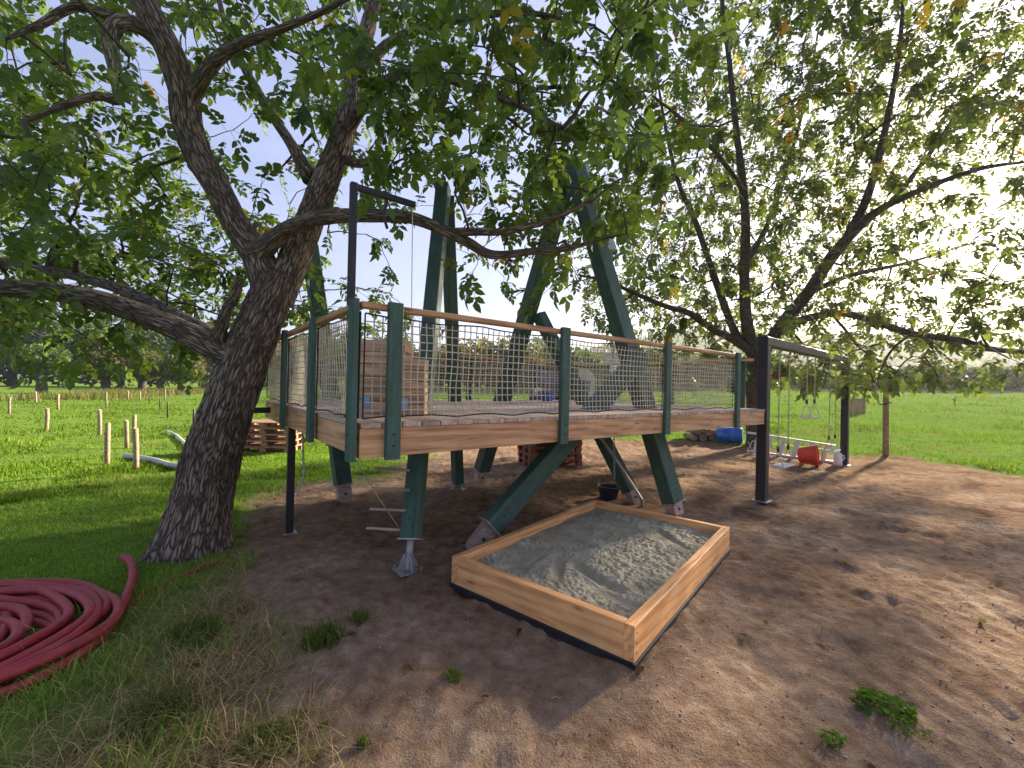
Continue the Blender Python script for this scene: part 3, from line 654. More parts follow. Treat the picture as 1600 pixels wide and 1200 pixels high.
# ------------------------------------------------------------------ chain and bucket
ch_bot = at(960, 748, 6.0); ch_top = Vector(hang); n = 62; mb = MB()
for k in range(n):
    c = ch_top.lerp(ch_bot, (k + .5) / n); d = (ch_bot - ch_top).normalized(); s = d.orthogonal().normalized(); w = d.cross(s); s = s if k % 2 else w
    hl = (ch_bot - ch_top).length / n * .62; mb.tube([c + d * math.cos(a) * hl + s * math.sin(a) * .014 for a in np.linspace(0, math.tau, 9)], .005, 4)
tag(mb.obj('hoist_chain', M['galv']), 'long steel chain hanging from the right green leg', 'chain')
bp = gp(951, 779); bk = thing('bucket', 'dark round bucket hanging low behind the sandbox', 'bucket', bp)
MB().lathe(bp + Vector((0, 0, .02)), [(.0, 0), (.13, 0), (.17, .17), (.18, .18), (.165, .18), (.125, .02), (0, .02)], 22).obj('body', M['dark_bucket'], bk, smooth=True)
MB().tube([bp + Vector((math.cos(a) * .17, 0, .19 + math.sin(a) * .17)) for a in np.linspace(0, math.pi, 13)], .005, 6).obj('handle', M['galv'], bk, smooth=True)

# ------------------------------------------------------------------ small steel mast with a rope
mp0 = dk(.09, .02 + edge_g(545, .09), DZ); mtop = at(545, 286, mp0.y); mtop.x, mtop.y = mp0.x, mp0.y
mast = thing('hoist_mast', 'slim dark steel mast with a short arm above the deck corner', 'mast', mp0)
plank('post', mp0, mtop, .05, .05, M['steel'], mast, up=DG)
aend = mtop + DE * .5 + Vector((0, 0, -.025)); plank('arm', mtop + Vector((0, 0, -.025)) + DE * .026, aend, .04, .045, M['steel'], mast)
MB().tube([mtop + DE * .26 + Vector((0, 0, -.05)), mtop + DE * .24 + Vector((0, 0, -.2)), mtop + DE * .27 + Vector((0, 0, -.28))], .012, 8).obj('hook', M['steel'], mast, smooth=True)
MB().cyl(aend - DE * .02 + Vector((0, 0, -.02)), Vector((aend.x, aend.y, DZ + .5)), .004, n=6).obj('hoist_rope', M['white_rope'], mast)

# ------------------------------------------------------------------ slatted wooden boxes on the deck
def slat_box(label, px0, px1, ytop, ybot, Yd, depth, boards):
    a, b = gp(px0, ybot, DZ), gp(px1, ybot, DZ); a = at(px0, ybot, Yd); b = at(px1, ybot, Yd); w = b.x - a.x; hh = (ybot - ytop) / CF * Yd
    c = Vector(((a.x + b.x) / 2, Yd + depth / 2, DZ)); t_ = thing('slat_box', label, 'wooden box', c, 'slatted boxes on the deck')
    bh = hh / boards
    for k in range(boards):
        z = DZ + bh * (k + .5)
        for yy in (Yd, Yd + depth): plank('slat', (a.x, yy, z), (b.x, yy, z), .02, bh - .006, M['box_wood'], t_)
        for xx in (a.x + .012, b.x - .012): plank('side_slat', (xx, Yd + .011, z), (xx, Yd + depth - .011, z), .02, bh - .006, M['box_wood'], t_)
    for xx in (a.x + .04, b.x - .04):
        for yy in (Yd + .03, Yd + depth - .03): plank('corner_post', (xx, yy, DZ), (xx, yy, DZ + hh - .01), .035, .035, M['box_wood'], t_)
    return t_, a, b, hh
bx, a, b, hh = slat_box('taller slatted wooden box on the deck corner with a blue tag', 561, 630, 536, 652, 3.68, .3, 6)
MB().box(((a.x + .06), 3.666, DZ + .1), (.07, .004, .09)).obj('paper_tag', M['bluewhite'], bx)
bx, a, b, hh = slat_box('shorter slatted wooden box set against the taller one', 606, 663, 561, 650, 3.52, .12, 5)
MB().box(((a.x + .14), 3.506, DZ + .09), (.05, .004, .1), Matrix.Rotation(.0, 4, 'Z')).obj('paper_tag', M['bluewhite'], bx)
# blue bucket on the far edge of the deck
q = gp(855, 628.5, DZ); q = dk(*( (Vector(q) - DN).dot(DE), min((Vector(q) - DN).dot(DG), DW - .3)), DZ)
bb = thing('blue_bucket', 'small blue bucket standing on the far edge of the deck', 'bucket', q)
MB().lathe(q, [(0, .005), (.085, .005), (.115, .17), (.122, .175), (.105, .172), (.08, .02), (0, .02)], 20).obj('body', M['blue'], bb, smooth=True)
MB().tube([q + Vector((math.cos(a_) * .115, 0, .17 - math.sin(a_) * .09)) for a_ in np.linspace(0, math.pi, 11)], .004, 6).obj('handle', M['galv'], bb, smooth=True)

# knotted climbing rope under the left side
kr = [at(473, 678, 4.9), at(474, 720, 4.9), at(475, 738, 4.9), at(470, 755, 4.88), at(464, 776, 4.86)]
mb = MB().tube(smooth_path(kr, 5), .011, 7); rp = thing('climbing_rope', 'knotted pale rope hanging beside the thin left steel post', 'rope', kr[-1]); mb.obj('rope', M['white_rope'], rp, smooth=True)
for p in (at(474, 688, 4.9), at(475, 737, 4.9)): MB().lathe(p, [(0, -.035), (.02, -.028), (.032, 0), (.022, .026), (0, .034)], 10).obj('knot', M['white_rope'], rp, smooth=True)
MB().cyl(at(473, 678, 4.9), dk((at(473, 678, 4.9) - DN).dot(DE), (at(473, 678, 4.9) - DN).dot(DG), fz), .011, n=7).obj('upper_rope', M['white_rope'], rp)
p0, p1 = at(551, 711, 4.0), at(623, 824, 4.1); tag(MB().tube([p0 + Vector((0, 0, .12)), p0, p0.lerp(p1, .5) + Vector((0, 0, -.02)), p1], .005, 6).obj('guy_rope', M['rope']), 'thin slanting rope from the deck corner to the near leg', 'rope')

# ================================================================== SANDBOX
SA = .8922; SE = Vector((math.cos(SA), math.sin(SA), 0)); SG = Vector((-math.sin(SA), math.cos(SA), 0)); SN = Vector((.7768, 2.5901, 0)); SL, SW, SZ0, SZ1 = 2.4984, 1.6044, .035, .263
def sk(e, g, z): return SN + SE * e + SG * g + Vector((0, 0, z))
sand_t = thing('sandbox', 'rectangular sandbox of fresh larch planks filled with grey sand', 'sandbox', sk(SL / 2, SW / 2, 0))
ST, SH = .07, SZ1 - SZ0; zc = (SZ0 + SZ1) / 2
def splank(p, q, h=SH):
    o = plank('side_plank', p, q, ST, h, M['fresh_larch'], sand_t, ch=.006); return o
for g in (ST / 2, SW - ST / 2):
    o = splank(sk(0, g, zc), sk(SL, g, zc))
    n_ = -SG if g < .5 else SG
    for e in (.035, SL - .035):
        for dz in (-.06, .0, .06):
            c = sk(e, g, zc + dz) + n_ * (ST / 2 - .002); MB().cyl(c, c + n_ * .004, .006, n=8).obj('screw', M['steel'], o)
for e in (ST / 2, SL - ST / 2): splank(sk(e, ST + .001, zc), sk(e, SW - ST - .001, zc), SH - .003)
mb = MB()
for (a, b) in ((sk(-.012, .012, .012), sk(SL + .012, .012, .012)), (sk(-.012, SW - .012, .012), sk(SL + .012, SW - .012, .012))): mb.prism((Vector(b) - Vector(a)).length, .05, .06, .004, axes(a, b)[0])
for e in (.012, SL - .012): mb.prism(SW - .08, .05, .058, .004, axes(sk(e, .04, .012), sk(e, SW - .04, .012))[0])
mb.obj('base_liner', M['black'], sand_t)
ne, ng = 300, 190; E_, G_ = np.meshgrid(np.linspace(ST - .01, SL - ST + .01, ne), np.linspace(ST - .01, SW - ST + .01, ng))
zs = .192 + .03 * np.exp(-(((E_ - 1.25) / .75) ** 2 + ((G_ - .8) / .45) ** 2)) + (fbm(E_ * 2.2, G_ * 2.2, s=60) - .5) * .05
rough = .35 + .65 * sstep(.30, .46, fbm(E_ * 1.6 + 4, G_ * 1.6, s=61)); zs += rough * ((fbm(E_ * 11, G_ * 11, s=62) - .5) * .022 + (vnoise(E_ * 34, G_ * 34, s=63) - .5) * .016 + (vnoise(E_ * 61, G_ * 61, s=64) - .5) * .014)
for (e, g, a, ll, ww, dp) in ((.62, .62, 1.2, .30, .06, .035), (.55, .9, .5, .22, .05, .03), (.42, .35, 1.35, .26, .05, .03), (1.9, .4, .9, .28, .05, .03), (.5, 1.2, .2, .2, .1, .03)):
    du = (E_ - e) * math.cos(a) + (G_ - g) * math.sin(a); dv = -(E_ - e) * math.sin(a) + (G_ - g) * math.cos(a); k = np.exp(-(du / ll) ** 4 - (dv / ww) ** 4); zs = zs * (1 - k) + (zs.mean() - dp + (zs - zs.mean()) * .15) * k
edge = np.minimum.reduce([E_ - ST, SL - ST - E_, G_ - ST, SW - ST - G_]); zs -= .02 * (1 - sstep(0, .12, edge)) * vnoise(E_ * 6, G_ * 6, s=66)
zs = np.minimum(zs, SZ1 - .015)
PS = np.stack([SN.x + SE.x * E_ + SG.x * G_, SN.y + SE.y * E_ + SG.y * G_, zs], -1).reshape(-1, 3); ii = np.arange(ne * ng).reshape(ng, ne)
sm, t, b = mat('damp_sand', (.17, .155, .115), .95); c = N(t, 'ShaderNodeTexCoord'); n1 = N(t, 'ShaderNodeTexNoise', i_Scale=120.0, i_Detail=3.0); n2 = N(t, 'ShaderNodeTexNoise', i_Scale=5.0, i_Detail=6.0); L(t, c.outputs['Object'], n1.inputs['Vector']); L(t, c.outputs['Object'], n2.inputs['Vector'])
r_ = ramp(t, [(.3, (.25, .222, .15)), (.55, (.345, .31, .215)), (.75, (.45, .405, .285))]); L(t, n2.outputs['Fac'], r_.inputs[0]); L(t, r_.outputs[0], b.inputs['Base Color']); bump(t, b, n1.outputs['Fac'], .5, .008); b.inputs['Specular IOR Level'].default_value = .2
so = mobj('sand', npmesh('sand', PS, np.stack([ii[:-1, :-1], ii[:-1, 1:], ii[1:, 1:], ii[1:, :-1]], -1).reshape(-1, 4), sm, True), sand_t)
so['label'] = 'lumpy grey damp sand'

# ================================================================== SWING FRAME
s0, s1 = gp(1190, 784), gp(1319, 729); SB = 2.42; sd = Vector((s1.x - s0.x, s1.y - s0.y, 0)).normalized()
sw = thing('swing_set', 'dark square steel goal shaped frame beside the deck end', 'swing set', s0)
s1z = gz(s1.x, s1.y)
for p in (s0, s1):
    o = MB().prism(SB + .15, .145, .145, .01, axes((p.x, p.y, -.15), (p.x, p.y, SB), up=sd)[0]).obj('post', M['steel'], sw)
    MB().box((0, 0, 0), (.22, .22, .014), Matrix.Translation((p.x, p.y, gz(p.x, p.y) + .012)) @ Matrix.Rotation(math.atan2(sd.y, sd.x), 4, 'Z')).obj('base_plate', M['galv'], o)
b0 = Vector((s0.x, s0.y, SB + .0715)) - sd * .0725; b1 = Vector((s1.x, s1.y, SB + .0715)) + sd * .0725
plank('crossbeam', b0, b1, .143, .14, M['steel'], sw, ch=.01)
def on_beam(px):
    d = ray(px, 600); # intersect in plan with the beam line
    den = d.x * sd.y - d.y * sd.x; t_ = (s0.x * sd.y - s0.y * sd.x) / den; return Vector((d.x * t_, d.y * t_, 0))
def zat(px, py, Yd): return at(px, py, Yd).z
def swing(x1, x2, ys, label):
    a, b = on_beam(x1), on_beam(x2); c = (a + b) / 2; zs_ = zat((x1 + x2) / 2, ys, c.y)
    u = Vector((b.x - a.x, b.y - a.y, 0)); wd = min(.5, max(.38, u.length)); u.normalize(); a, b = c - u * wd / 2, c + u * wd / 2
    t_ = thing('swing', label, 'swing', Vector((c.x, c.y, zs_)), 'swings on the steel frame')
    n = Vector((-u.y, u.x, 0)); st = MB().prism(wd + .06, .2, .03, .008, axes(a - u * .03 + Vector((0, 0, zs_)), b + u * .03 + Vector((0, 0, zs_)))[0]); st.obj('seat', M['seat_white'], t_)
    for p in (a, b):
        k = Vector((p.x, p.y, zs_ + .28)); o = MB().cyl(k, (p.x, p.y, SB - .06), .009, n=7).obj('rope', M['rope'], t_)
        mb = MB()
        for s in (-1, 1): mb.cyl(k, Vector((p.x, p.y, zs_)) + n * s * .085, .007, n=6)
        mb.obj('rope_fork', M['white_rope'], o); MB().cyl(k - Vector((0, 0, .03)), k + Vector((0, 0, .05)), .02, n=8).obj('coupling', M['rubber'], o, smooth=True)
        MB().cyl((p.x, p.y, SB - .07), (p.x, p.y, SB + .005), .018, n=8).obj('shackle', M['galv'], o, smooth=True)
swing(1217, 1234, 727, 'low pale swing seat hanging nearest the deck end')
swing(1258, 1276, 651, 'pale swing seat hung high in the middle of the frame')
swing(1295, 1308, 704, 'pale swing seat beside the far post of the frame')

# ------------------------------------------------------------------ step ladder, bucket, canister by the swings
la, lb = gp(1168, 708), gp(1305, 727); la.z = gz(la.x, la.y); lb.z = gz(lb.x, lb.y); u = (lb - la); u.z = 0; ll = u.length; u.normalize(); nrm = Vector((-u.y, u.x, 0))
ld = thing('step_ladder', 'aluminium step ladder lying on its side behind the swings', 'ladder', (la + lb) / 2)
for s, z0_, z1_ in ((0, .035, .035), (1, .55, .42)): plank('stile', la + Vector((0, 0, z0_)), lb + Vector((0, 0, z1_)), .075, .05, M['alu'], ld)
for k in range(6):
    f_ = (k + .6) / 6.4; p = la.lerp(lb, f_); zt = .55 + (.42 - .55) * f_; plank('step', p + Vector((0, 0, .05)) + u * .0, p + Vector((0, 0, zt - .014)) + u * .10, .03, .10, M['alu'], ld, up=u)
for s, z0_ in ((0, .03), (1, .30)): plank('rear_stile', la + nrm * .25 + Vector((0, 0, z0_)), lb - u * .25 + nrm * .06 + Vector((0, 0, z0_)), .03, .025, M['alu'], ld)
for z0_ in (.05, .3): plank('brace', la + Vector((0, 0, z0_)), la + nrm * .25 + Vector((0, 0, .35 - z0_)), .02, .015, M['alu'], ld)
rb = gp(1269, 727); rb.z = gz(rb.x, rb.y); ax = (u * .9 + nrm * .25 + Vector((0, 0, .10))).normalized(); rb_c = rb + Vector((0, 0, .24)) - ax * .2 - nrm * .22
o = thing('red_bucket', 'bright red plastic tub tipped over against the ladder', 'bucket', rb)
MB().lathe(rb_c, [(0, 0), (.13, .0), (.18, .03), (.245, .36), (.265, .37), (.265, .39), (.24, .39), (.175, .05), (0, .04)], 24, ax).obj('tub', M['red_plastic'], o, smooth=True)
MB().tube([rb_c + ax * .37 + (Vector((0, 0, 1)) * math.cos(a_) + nrm * math.sin(a_)) * .27 for a_ in np.linspace(.3, math.pi - .3, 12)], .006, 6).obj('handle', M['black'], o, smooth=True)
cp = gp(1309, 729); cp.z = gz(cp.x, cp.y); cn = thing('canister', 'white plastic canister standing by the far swing post', 'canister', cp)
MB().lathe(cp, [(0, 0), (.075, 0), (.085, .015), (.085, .23), (.07, .28), (.03, .31), (.03, .34), (0, .34)], 18).obj('body', M['white'], cn, smooth=True)
MB().lathe(cp + Vector((0, 0, .335)), [(0, .04), (.033, .04), (.035, 0), (0, 0)], 14).obj('cap', M['white'], cn, smooth=True)
MB().tube([cp + Vector((.07, -.03, .25)), cp + Vector((.11, -.04, .24)), cp + Vector((.12, -.045, .17)), cp + Vector((.08, -.035, .12))], .01, 7).obj('handle', M['white'], cn, smooth=True)
# blue barrel and firewood beyond the deck
bp = tp(1140, 692); bl = thing('blue_barrel', 'blue plastic barrel lying beside the firewood pile', 'barrel', bp); axb = Vector((.8, -.5, .05)).normalized()
MB().lathe(bp + Vector((0, 0, .24)) - axb * .35, [(0, 0), (.2, 0), (.23, .03), (.24, .15), (.25, .17), (.24, .19), (.245, .5), (.255, .52), (.245, .54), (.23, .68), (.2, .7), (0, .7)], 24, axb).obj('body', M['blue'], bl, smooth=True)
mb = MB(); mb.lathe(bp + Vector((0, 0, .24)) + axb * .35, [(.21, -.004), (.22, .015), (.2, .015), (.2, -.004)], 24, axb); mb.obj('rim', M['white'], bl, smooth=True)
fp = tp(1105, 690)
for k in range(9):
    r_k, c_k = divmod(k, 4); x_ = fp.x + (c_k - 1.6 + .5 * r_k) * .28; z_ = fp.z + .11 + r_k * .19; q0 = Vector((x_, fp.y - .1 + random.uniform(-.05, .05), z_)); q1 = q0 + Vector((random.uniform(-.05, .05), .8, 0)); rr_ = random.uniform(.08, .115)
    V, F, uv = tube_np(np.linspace(np.array(q0), np.array(q1), 4), [rr_, rr_ * 1.03, rr_ * .98, rr_], 10)
    me = bpy.data.meshes.new('firewood_log'); cv = np.array(q0); me.from_pydata((V - cv).tolist(), [], F); me.update(); me.materials.append(M['old_wood'])
    tag(mobj('firewood_log', me, None, Matrix.Translation(q0)), 'brown cut log in the low pile beside the blue barrel', 'log', 'firewood pile')

# ------------------------------------------------------------------ pallets
def pallet(label, c, rz, m, group, w=1.2, d=.8, hgt_=.144):
    T0 = Matrix.Translation(c) @ Matrix.Rotation(rz, 4, 'Z'); t_ = thing('pallet', label, 'pallet', c, group, rz)
    def bd(x0, y0, x1, y1, z, ww, tt, nm): 
        return plank(nm, T0 @ Vector((x0, y0, z)), T0 @ Vector((x1, y1, z)), ww, tt, m, t_)
    for k in range(7): bd(-w / 2, -d / 2 + .05 + (d - .1) * k / 6, w / 2, -d / 2 + .05 + (d - .1) * k / 6, hgt_ - .011, .09, .022, 'top_board')
    for x_ in (-w / 2 + .05, 0, w / 2 - .05):
        bd(x_, -d / 2, x_, d / 2, hgt_ - .033, .1, .02, 'stringer'); 
        for y_ in (-d / 2 + .07, 0, d / 2 - .07): bd(x_ - .07, y_, x_ + .07, y_, .062, .1, .078, 'block')
    for y_ in (-d / 2 + .05, 0, d / 2 - .05): bd(-w / 2, y_, w / 2, y_, .011, .1, .022, 'bottom_board')
pp = gp(421, 710); pp = Vector((pp.x - .25, pp.y + .45, gz(pp.x, pp.y)))
for k in range(5): pallet('%s wooden pallet of the stack behind the leaning trunk' % ('lowest', 'second', 'middle', 'fourth', 'topmost')[k], pp + Vector((random.uniform(-.02, .02), random.uniform(-.02, .02), k * .145)), .12 + random.uniform(-.03, .03), M['pallet_wood'], 'pallets behind the trunk')
pp = gp(862, 729); pp = Vector((pp.x, pp.y + .4, gz(pp.x, pp.y)))
for k in range(6): pallet('%s reddish pallet of the stack under the deck' % ('lowest', 'second', 'third', 'fourth', 'fifth', 'topmost')[k], pp + Vector((random.uniform(-.03, .03), random.uniform(-.03, .03), k * .145)), .35 + random.uniform(-.05, .05), M['red_pallet'], 'pallets under the deck')

# ================================================================== HOSE
hc = Vector((-3.60, 2.45, 0)); pts = []; loops = 15
for k in range(loops * 40):
    a_ = k / 40 * math.tau; lp_ = k / 40; i = int(lp_)
    rad = .60 + .36 * (0.5 + .5 * math.sin(lp_ * 1.37 + .6)) + .04 * math.sin(a_ * 2 + i) + .02 * math.sin(a_ * 5 + i * 2); ox, oy = .13 * math.sin(lp_ * 1.1), .13 * math.cos(lp_ * .8)
    zz = .032 + .036 * (1.3 + 1.3 * math.sin(lp_ * 2.3)) + .01 * math.sin(a_ * 3 + i)
    pts.append(hc + Vector((rad * math.cos(a_) * 1.0 + ox, rad * math.sin(a_) * .80 + oy, zz)))
endp = [gp(0, 1097), gp(60, 1073), gp(120, 1040), gp(165, 1000), gp(192, 958), gp(207, 918), gp(205, 896), gp(192, 887)]
endp = [Vector((p.x, p.y, .04 + .008 * k)) for k, p in enumerate(endp)]
coil = [p for p in pts]
V, F, uv = tube_np(np.array([tuple(p) for p in smooth_path(coil[::3], 3)]), .030, 10)
tgt = thing('hose_coil', 'thick red hose coiled in loops on the lawn', 'hose', hc)
me = bpy.data.meshes.new('coil'); me.from_pydata((V - np.array(hc)).tolist(), [], F); me.update(); me.polygons.foreach_set('use_smooth', [True] * len(me.polygons)); me.materials.append(M['hose']); mobj('coil', me, tgt, Matrix.Translation(hc))
lead = [hc + Vector((.1, -1.0, .05)), Vector((-2.95, 1.85, .05))] + endp
MB().tube(smooth_path(lead, 8), .031, 12).obj('loose_end', M['hose'], tgt, smooth=True)
h2 = [gp(196, 955), gp(225, 932), gp(262, 911), gp(300, 897), gp(345, 876)]; h2 = [Vector((p.x, p.y, gz(p.x, p.y) + z_)) for p, z_ in zip(h2, (.005, -.004, .014, .018, .008))]
tag(MB().tube(smooth_path(h2, 8), .022, 10).obj('red_hose', M['hose'], smooth=True), 'straight red hose half buried in straw near the trunk', 'hose')

# ================================================================== FENCE POSTS AND FIELD THINGS
def stake(pt, pb_, w, m, label, group, name='fence_post', square=False):
    b = tp(*pb_); t_ = at(pt[0], pt[1], b.y); r = w / 2; d = t_ - b; p0 = b - d * .08
    P = np.array([p0, b.lerp(t_, .3), b.lerp(t_, .65), b.lerp(t_, .985), t_]); P[1:4, 0] += RNG.normal(0, r * .12, 3)
    V, F, uv = tube_np(P, [r * 1.05, r * 1.02, r, r * .97, r * .72], 10)
    me = bpy.data.meshes.new(name); me.from_pydata((V - np.array(b)).tolist(), [], F); me.update(); me.polygons.foreach_set('use_smooth', [len(p.vertices) == 4 for p in me.polygons]); me.materials.append(m)
    return tag(mobj(name, me, None, Matrix.Translation(b)), label, 'post', group)
stake((168, 661), (167, 727), .085, M['post_wood'], 'stout pale round post at the lawn corner, left of the grey pipe', 'wooden fence posts')
stake((212, 669), (212, 737), .085, M['post_wood'], 'stout brown round post standing over the end of the grey pipe', 'wooden fence posts')
stake((198, 657), (198, 700), .085, M['post_wood'], 'short round post between the two stout lawn corner posts', 'wooden fence posts')
for (t_, b_) in (((210, 648), (209, 690)), ((156, 640), (155, 681)), ((74, 638), (73, 675)), ((91, 616), (91, 640)), ((15, 621), (14, 648)), ((166, 612), (166, 634)), ((56, 612), (56, 630)), ((200, 610), (200, 624)), ((219, 612), (219, 626)), ((258, 608), (258, 624)), ((270, 608), (270, 618)), ((283, 607), (283, 616)), ((294, 606), (294, 616))):
    stake(t_, b_, .095, M['post_wood'], 'thin weathered wooden fence post out in the left meadow', 'meadow fence posts')
for (t_, b_) in (((303, 639), (302, 673)), ((262, 628), (262, 653)), ((250, 623), (250, 640)), ((233, 614), (233, 629))):
    stake(t_, b_, .06, M['steel'], 'thin dark stake in the grass beyond the trunk', 'dark electric fence stakes')
pw = stake((1385, 614), (1384, 712), .13, M['old_wood'], 'weathered brown post with a bent bracket in the right pasture', None)
pz = WM[pw].translation; MB().tube([at(1387, 632, pz.y - .05), at(1376, 632, pz.y - .05), at(1372, 628, pz.y - .05), at(1372, 615, pz.y - .05)], .012, 7).obj('bracket', M['steel'], pw, smooth=True)
MB().cyl(at(1380, 631, pz.y - .07), at(1393, 629, pz.y - .07), .016, n=8).obj('bolt', M['steel'], pw)
# slatted feeder box
fb = tp(1342, 648); sc_ = fb.y / CF; ft = thing('feed_crate', 'small upright slatted wooden crate in the right pasture', 'crate', fb)
for k in range(5): plank('slat', fb + Vector(((-10 + 4.6 * k) * sc_, 0, 0)), fb + Vector(((-10 + 4.6 * k) * sc_, 0, (26 if k % 2 else 25) * sc_)), 4 * sc_, .03, M['post_wood'], ft, up=(0, 1, 0))
for z_ in (5, 20): plank('rail', fb + Vector((-12 * sc_, .05, z_ * sc_)), fb + Vector((11 * sc_, .05, z_ * sc_)), .04, .08, M['old_wood'], ft)
for x_ in (-11, 10): plank('back_post', fb + Vector((x_ * sc_, .12, 0)), fb + Vector((x_ * sc_, .12, 25 * sc_)), .08, .08, M['old_wood'], ft, up=(0, 1, 0))
# grey pipe and pale hose in the grass
pts = [gp(196, 716), gp(212, 718), gp(240, 725), gp(265, 731), gp(292, 734), gp(330, 735)]; pts = [Vector((p.x, p.y, gz(p.x, p.y) + .06)) for p in pts]; tag(MB().tube(smooth_path(pts, 5), .055, 12).obj('grey_pipe', M['pipe'], smooth=True), 'pale grey pipe curving through the grass behind the trunk', 'pipe')
pts = [gp(262, 676), gp(275, 682), gp(285, 691), gp(297, 700), gp(315, 706)]; pts = [Vector((p.x, p.y, gz(p.x, p.y) + .05)) for p in pts]; tag(MB().tube(smooth_path(pts, 5), .035, 8).obj('pale_hose', M['white'], smooth=True), 'thin white hose winding through the grass left of the trunk', 'hose')

# ------------------------------------------------------------------ vehicle and trailer behind the deck
def wheel(c, r, w, ax_, parent):
    ax_ = Vector(ax_).normalized(); o = MB().lathe(Vector(c) - ax_ * w / 2, [(r * .55, 0), (r * .9, 0), (r, w * .2), (r, w * .8), (r * .9, w), (r * .55, w)], 22, ax_).obj('wheel', M['rubber'], parent, smooth=True)
    MB().lathe(Vector(c) - ax_ * w * .4, [(0, 0), (r * .3, .0), (r * .56, .02), (r * .56, w * .78), (r * .3, w * .8), (0, w * .8)], 18, ax_).obj('rim', M['galv'], o, smooth=True)
vy = 15.0; v0 = at(868, 600, vy); vx = v0.x; vz = h1(vx, vy + 1); vrot = Matrix.Translation((vx, vy, vz)) @ Matrix.Rotation(-.12, 4, 'Z')
ve = thing('farm_vehicle', 'dark boxy farm vehicle with a blue reflection painted on its windscreen, parked behind the net', 'vehicle', (vx, vy, vz)); top = at(850, 571, vy).z - vz
def vb(c, d, m, nm, ch=.03, par=None): return MB().box(c, d, vrot, ch).obj(nm, m, par or ve)
vb((0, 1.7, .85), (1.62, 3.6, .75), M['vehicle'], 'body', .06); vb((0, 2.3, top - (top - 1.2) / 2), (1.5, 2.3, top - 1.2), M['vehicle'], 'cab', .08)
vb((0, .45, 1.32), (1.3, 1.3, .22), M['vehicle'], 'bonnet', .05)
ws = vb((0, 1.13, top - .36), (1.3, .03, .5), M['cab_glass'], 'windscreen', .01); vb((0, 1.10, top - .62), (1.2, .02, .02), M['rubber'], 'wiper', .004, ws)
vb((0, 1.9, top + .02), (1.54, 2.5, .06), M['vehicle'], 'roof', .02)
for s in (-1, 1):
    lo = MB().lathe(vrot @ Vector((s * .58, -.14, 1.38 if s > 0 else 1.38)), [(0, .05), (.1, .04), (.14, 0), (.15, -.06), (0, -.06)], 20, vrot.to_3x3() @ Vector((0, -1, 0))).obj('headlight', M['lamp'], ve, smooth=True)
    for yy in (.5, 2.9): wheel(vrot @ Vector((s * .68, yy, .42)), .42, .26, vrot.to_3x3() @ Vector((1, 0, 0)), ve)
    vb((s * .82, 1.2, top - .5), (.18, .05, .26), M['vehicle'], 'mirror', .02)
vb((0, -.12, .95), (.9, .03, .4), M['rubber'], 'grille', .01); vb((0, -.2, .55), (1.6, .1, .16), M['galv'], 'bumper', .02)
ty = 19.0; t0 = at(912, 600, ty); tz = h1(t0.x, ty); tr = thing('trailer', 'white rounded trailer standing behind the deck', 'trailer', (t0.x, ty, tz)); ttop = at(912, 577, ty).z - tz
mb = MB(); ring = []; w_, d_ = 1.0, 2.6
prof = [(-w_ / 2, .55), (w_ / 2, .55), (w_ / 2, ttop - .4), (w_ / 2 - .1, ttop - .12), (w_ / 2 - .35, ttop), (-w_ / 2 + .35, ttop), (-w_ / 2 + .1, ttop - .12), (-w_ / 2, ttop - .4)]
v = [Vector((t0.x + a_, ty, tz + b_)) for a_, b_ in prof] + [Vector((t0.x + a_, ty + d_, tz + b_)) for a_, b_ in prof]
mb.add(v, [tuple(range(8)), tuple(range(15, 7, -1))] + [(k, k + 8, (k + 1) % 8 + 8, (k + 1) % 8) for k in range(8)]); bo = mb.obj('body', M['white'], tr)
MB().box((t0.x, ty - .02, tz + ttop - .75), (.6, .04, .5)).obj('window', M['cab_glass'], tr)
for s in (-1, 1): wheel((t0.x + s * .45, ty + 1.3, tz + .3), .3, .2, (1, 0, 0), tr)
MB().cyl((t0.x, ty, tz + .5), (t0.x, ty - .9, tz + .42), .04).obj('drawbar', M['steel'], tr)

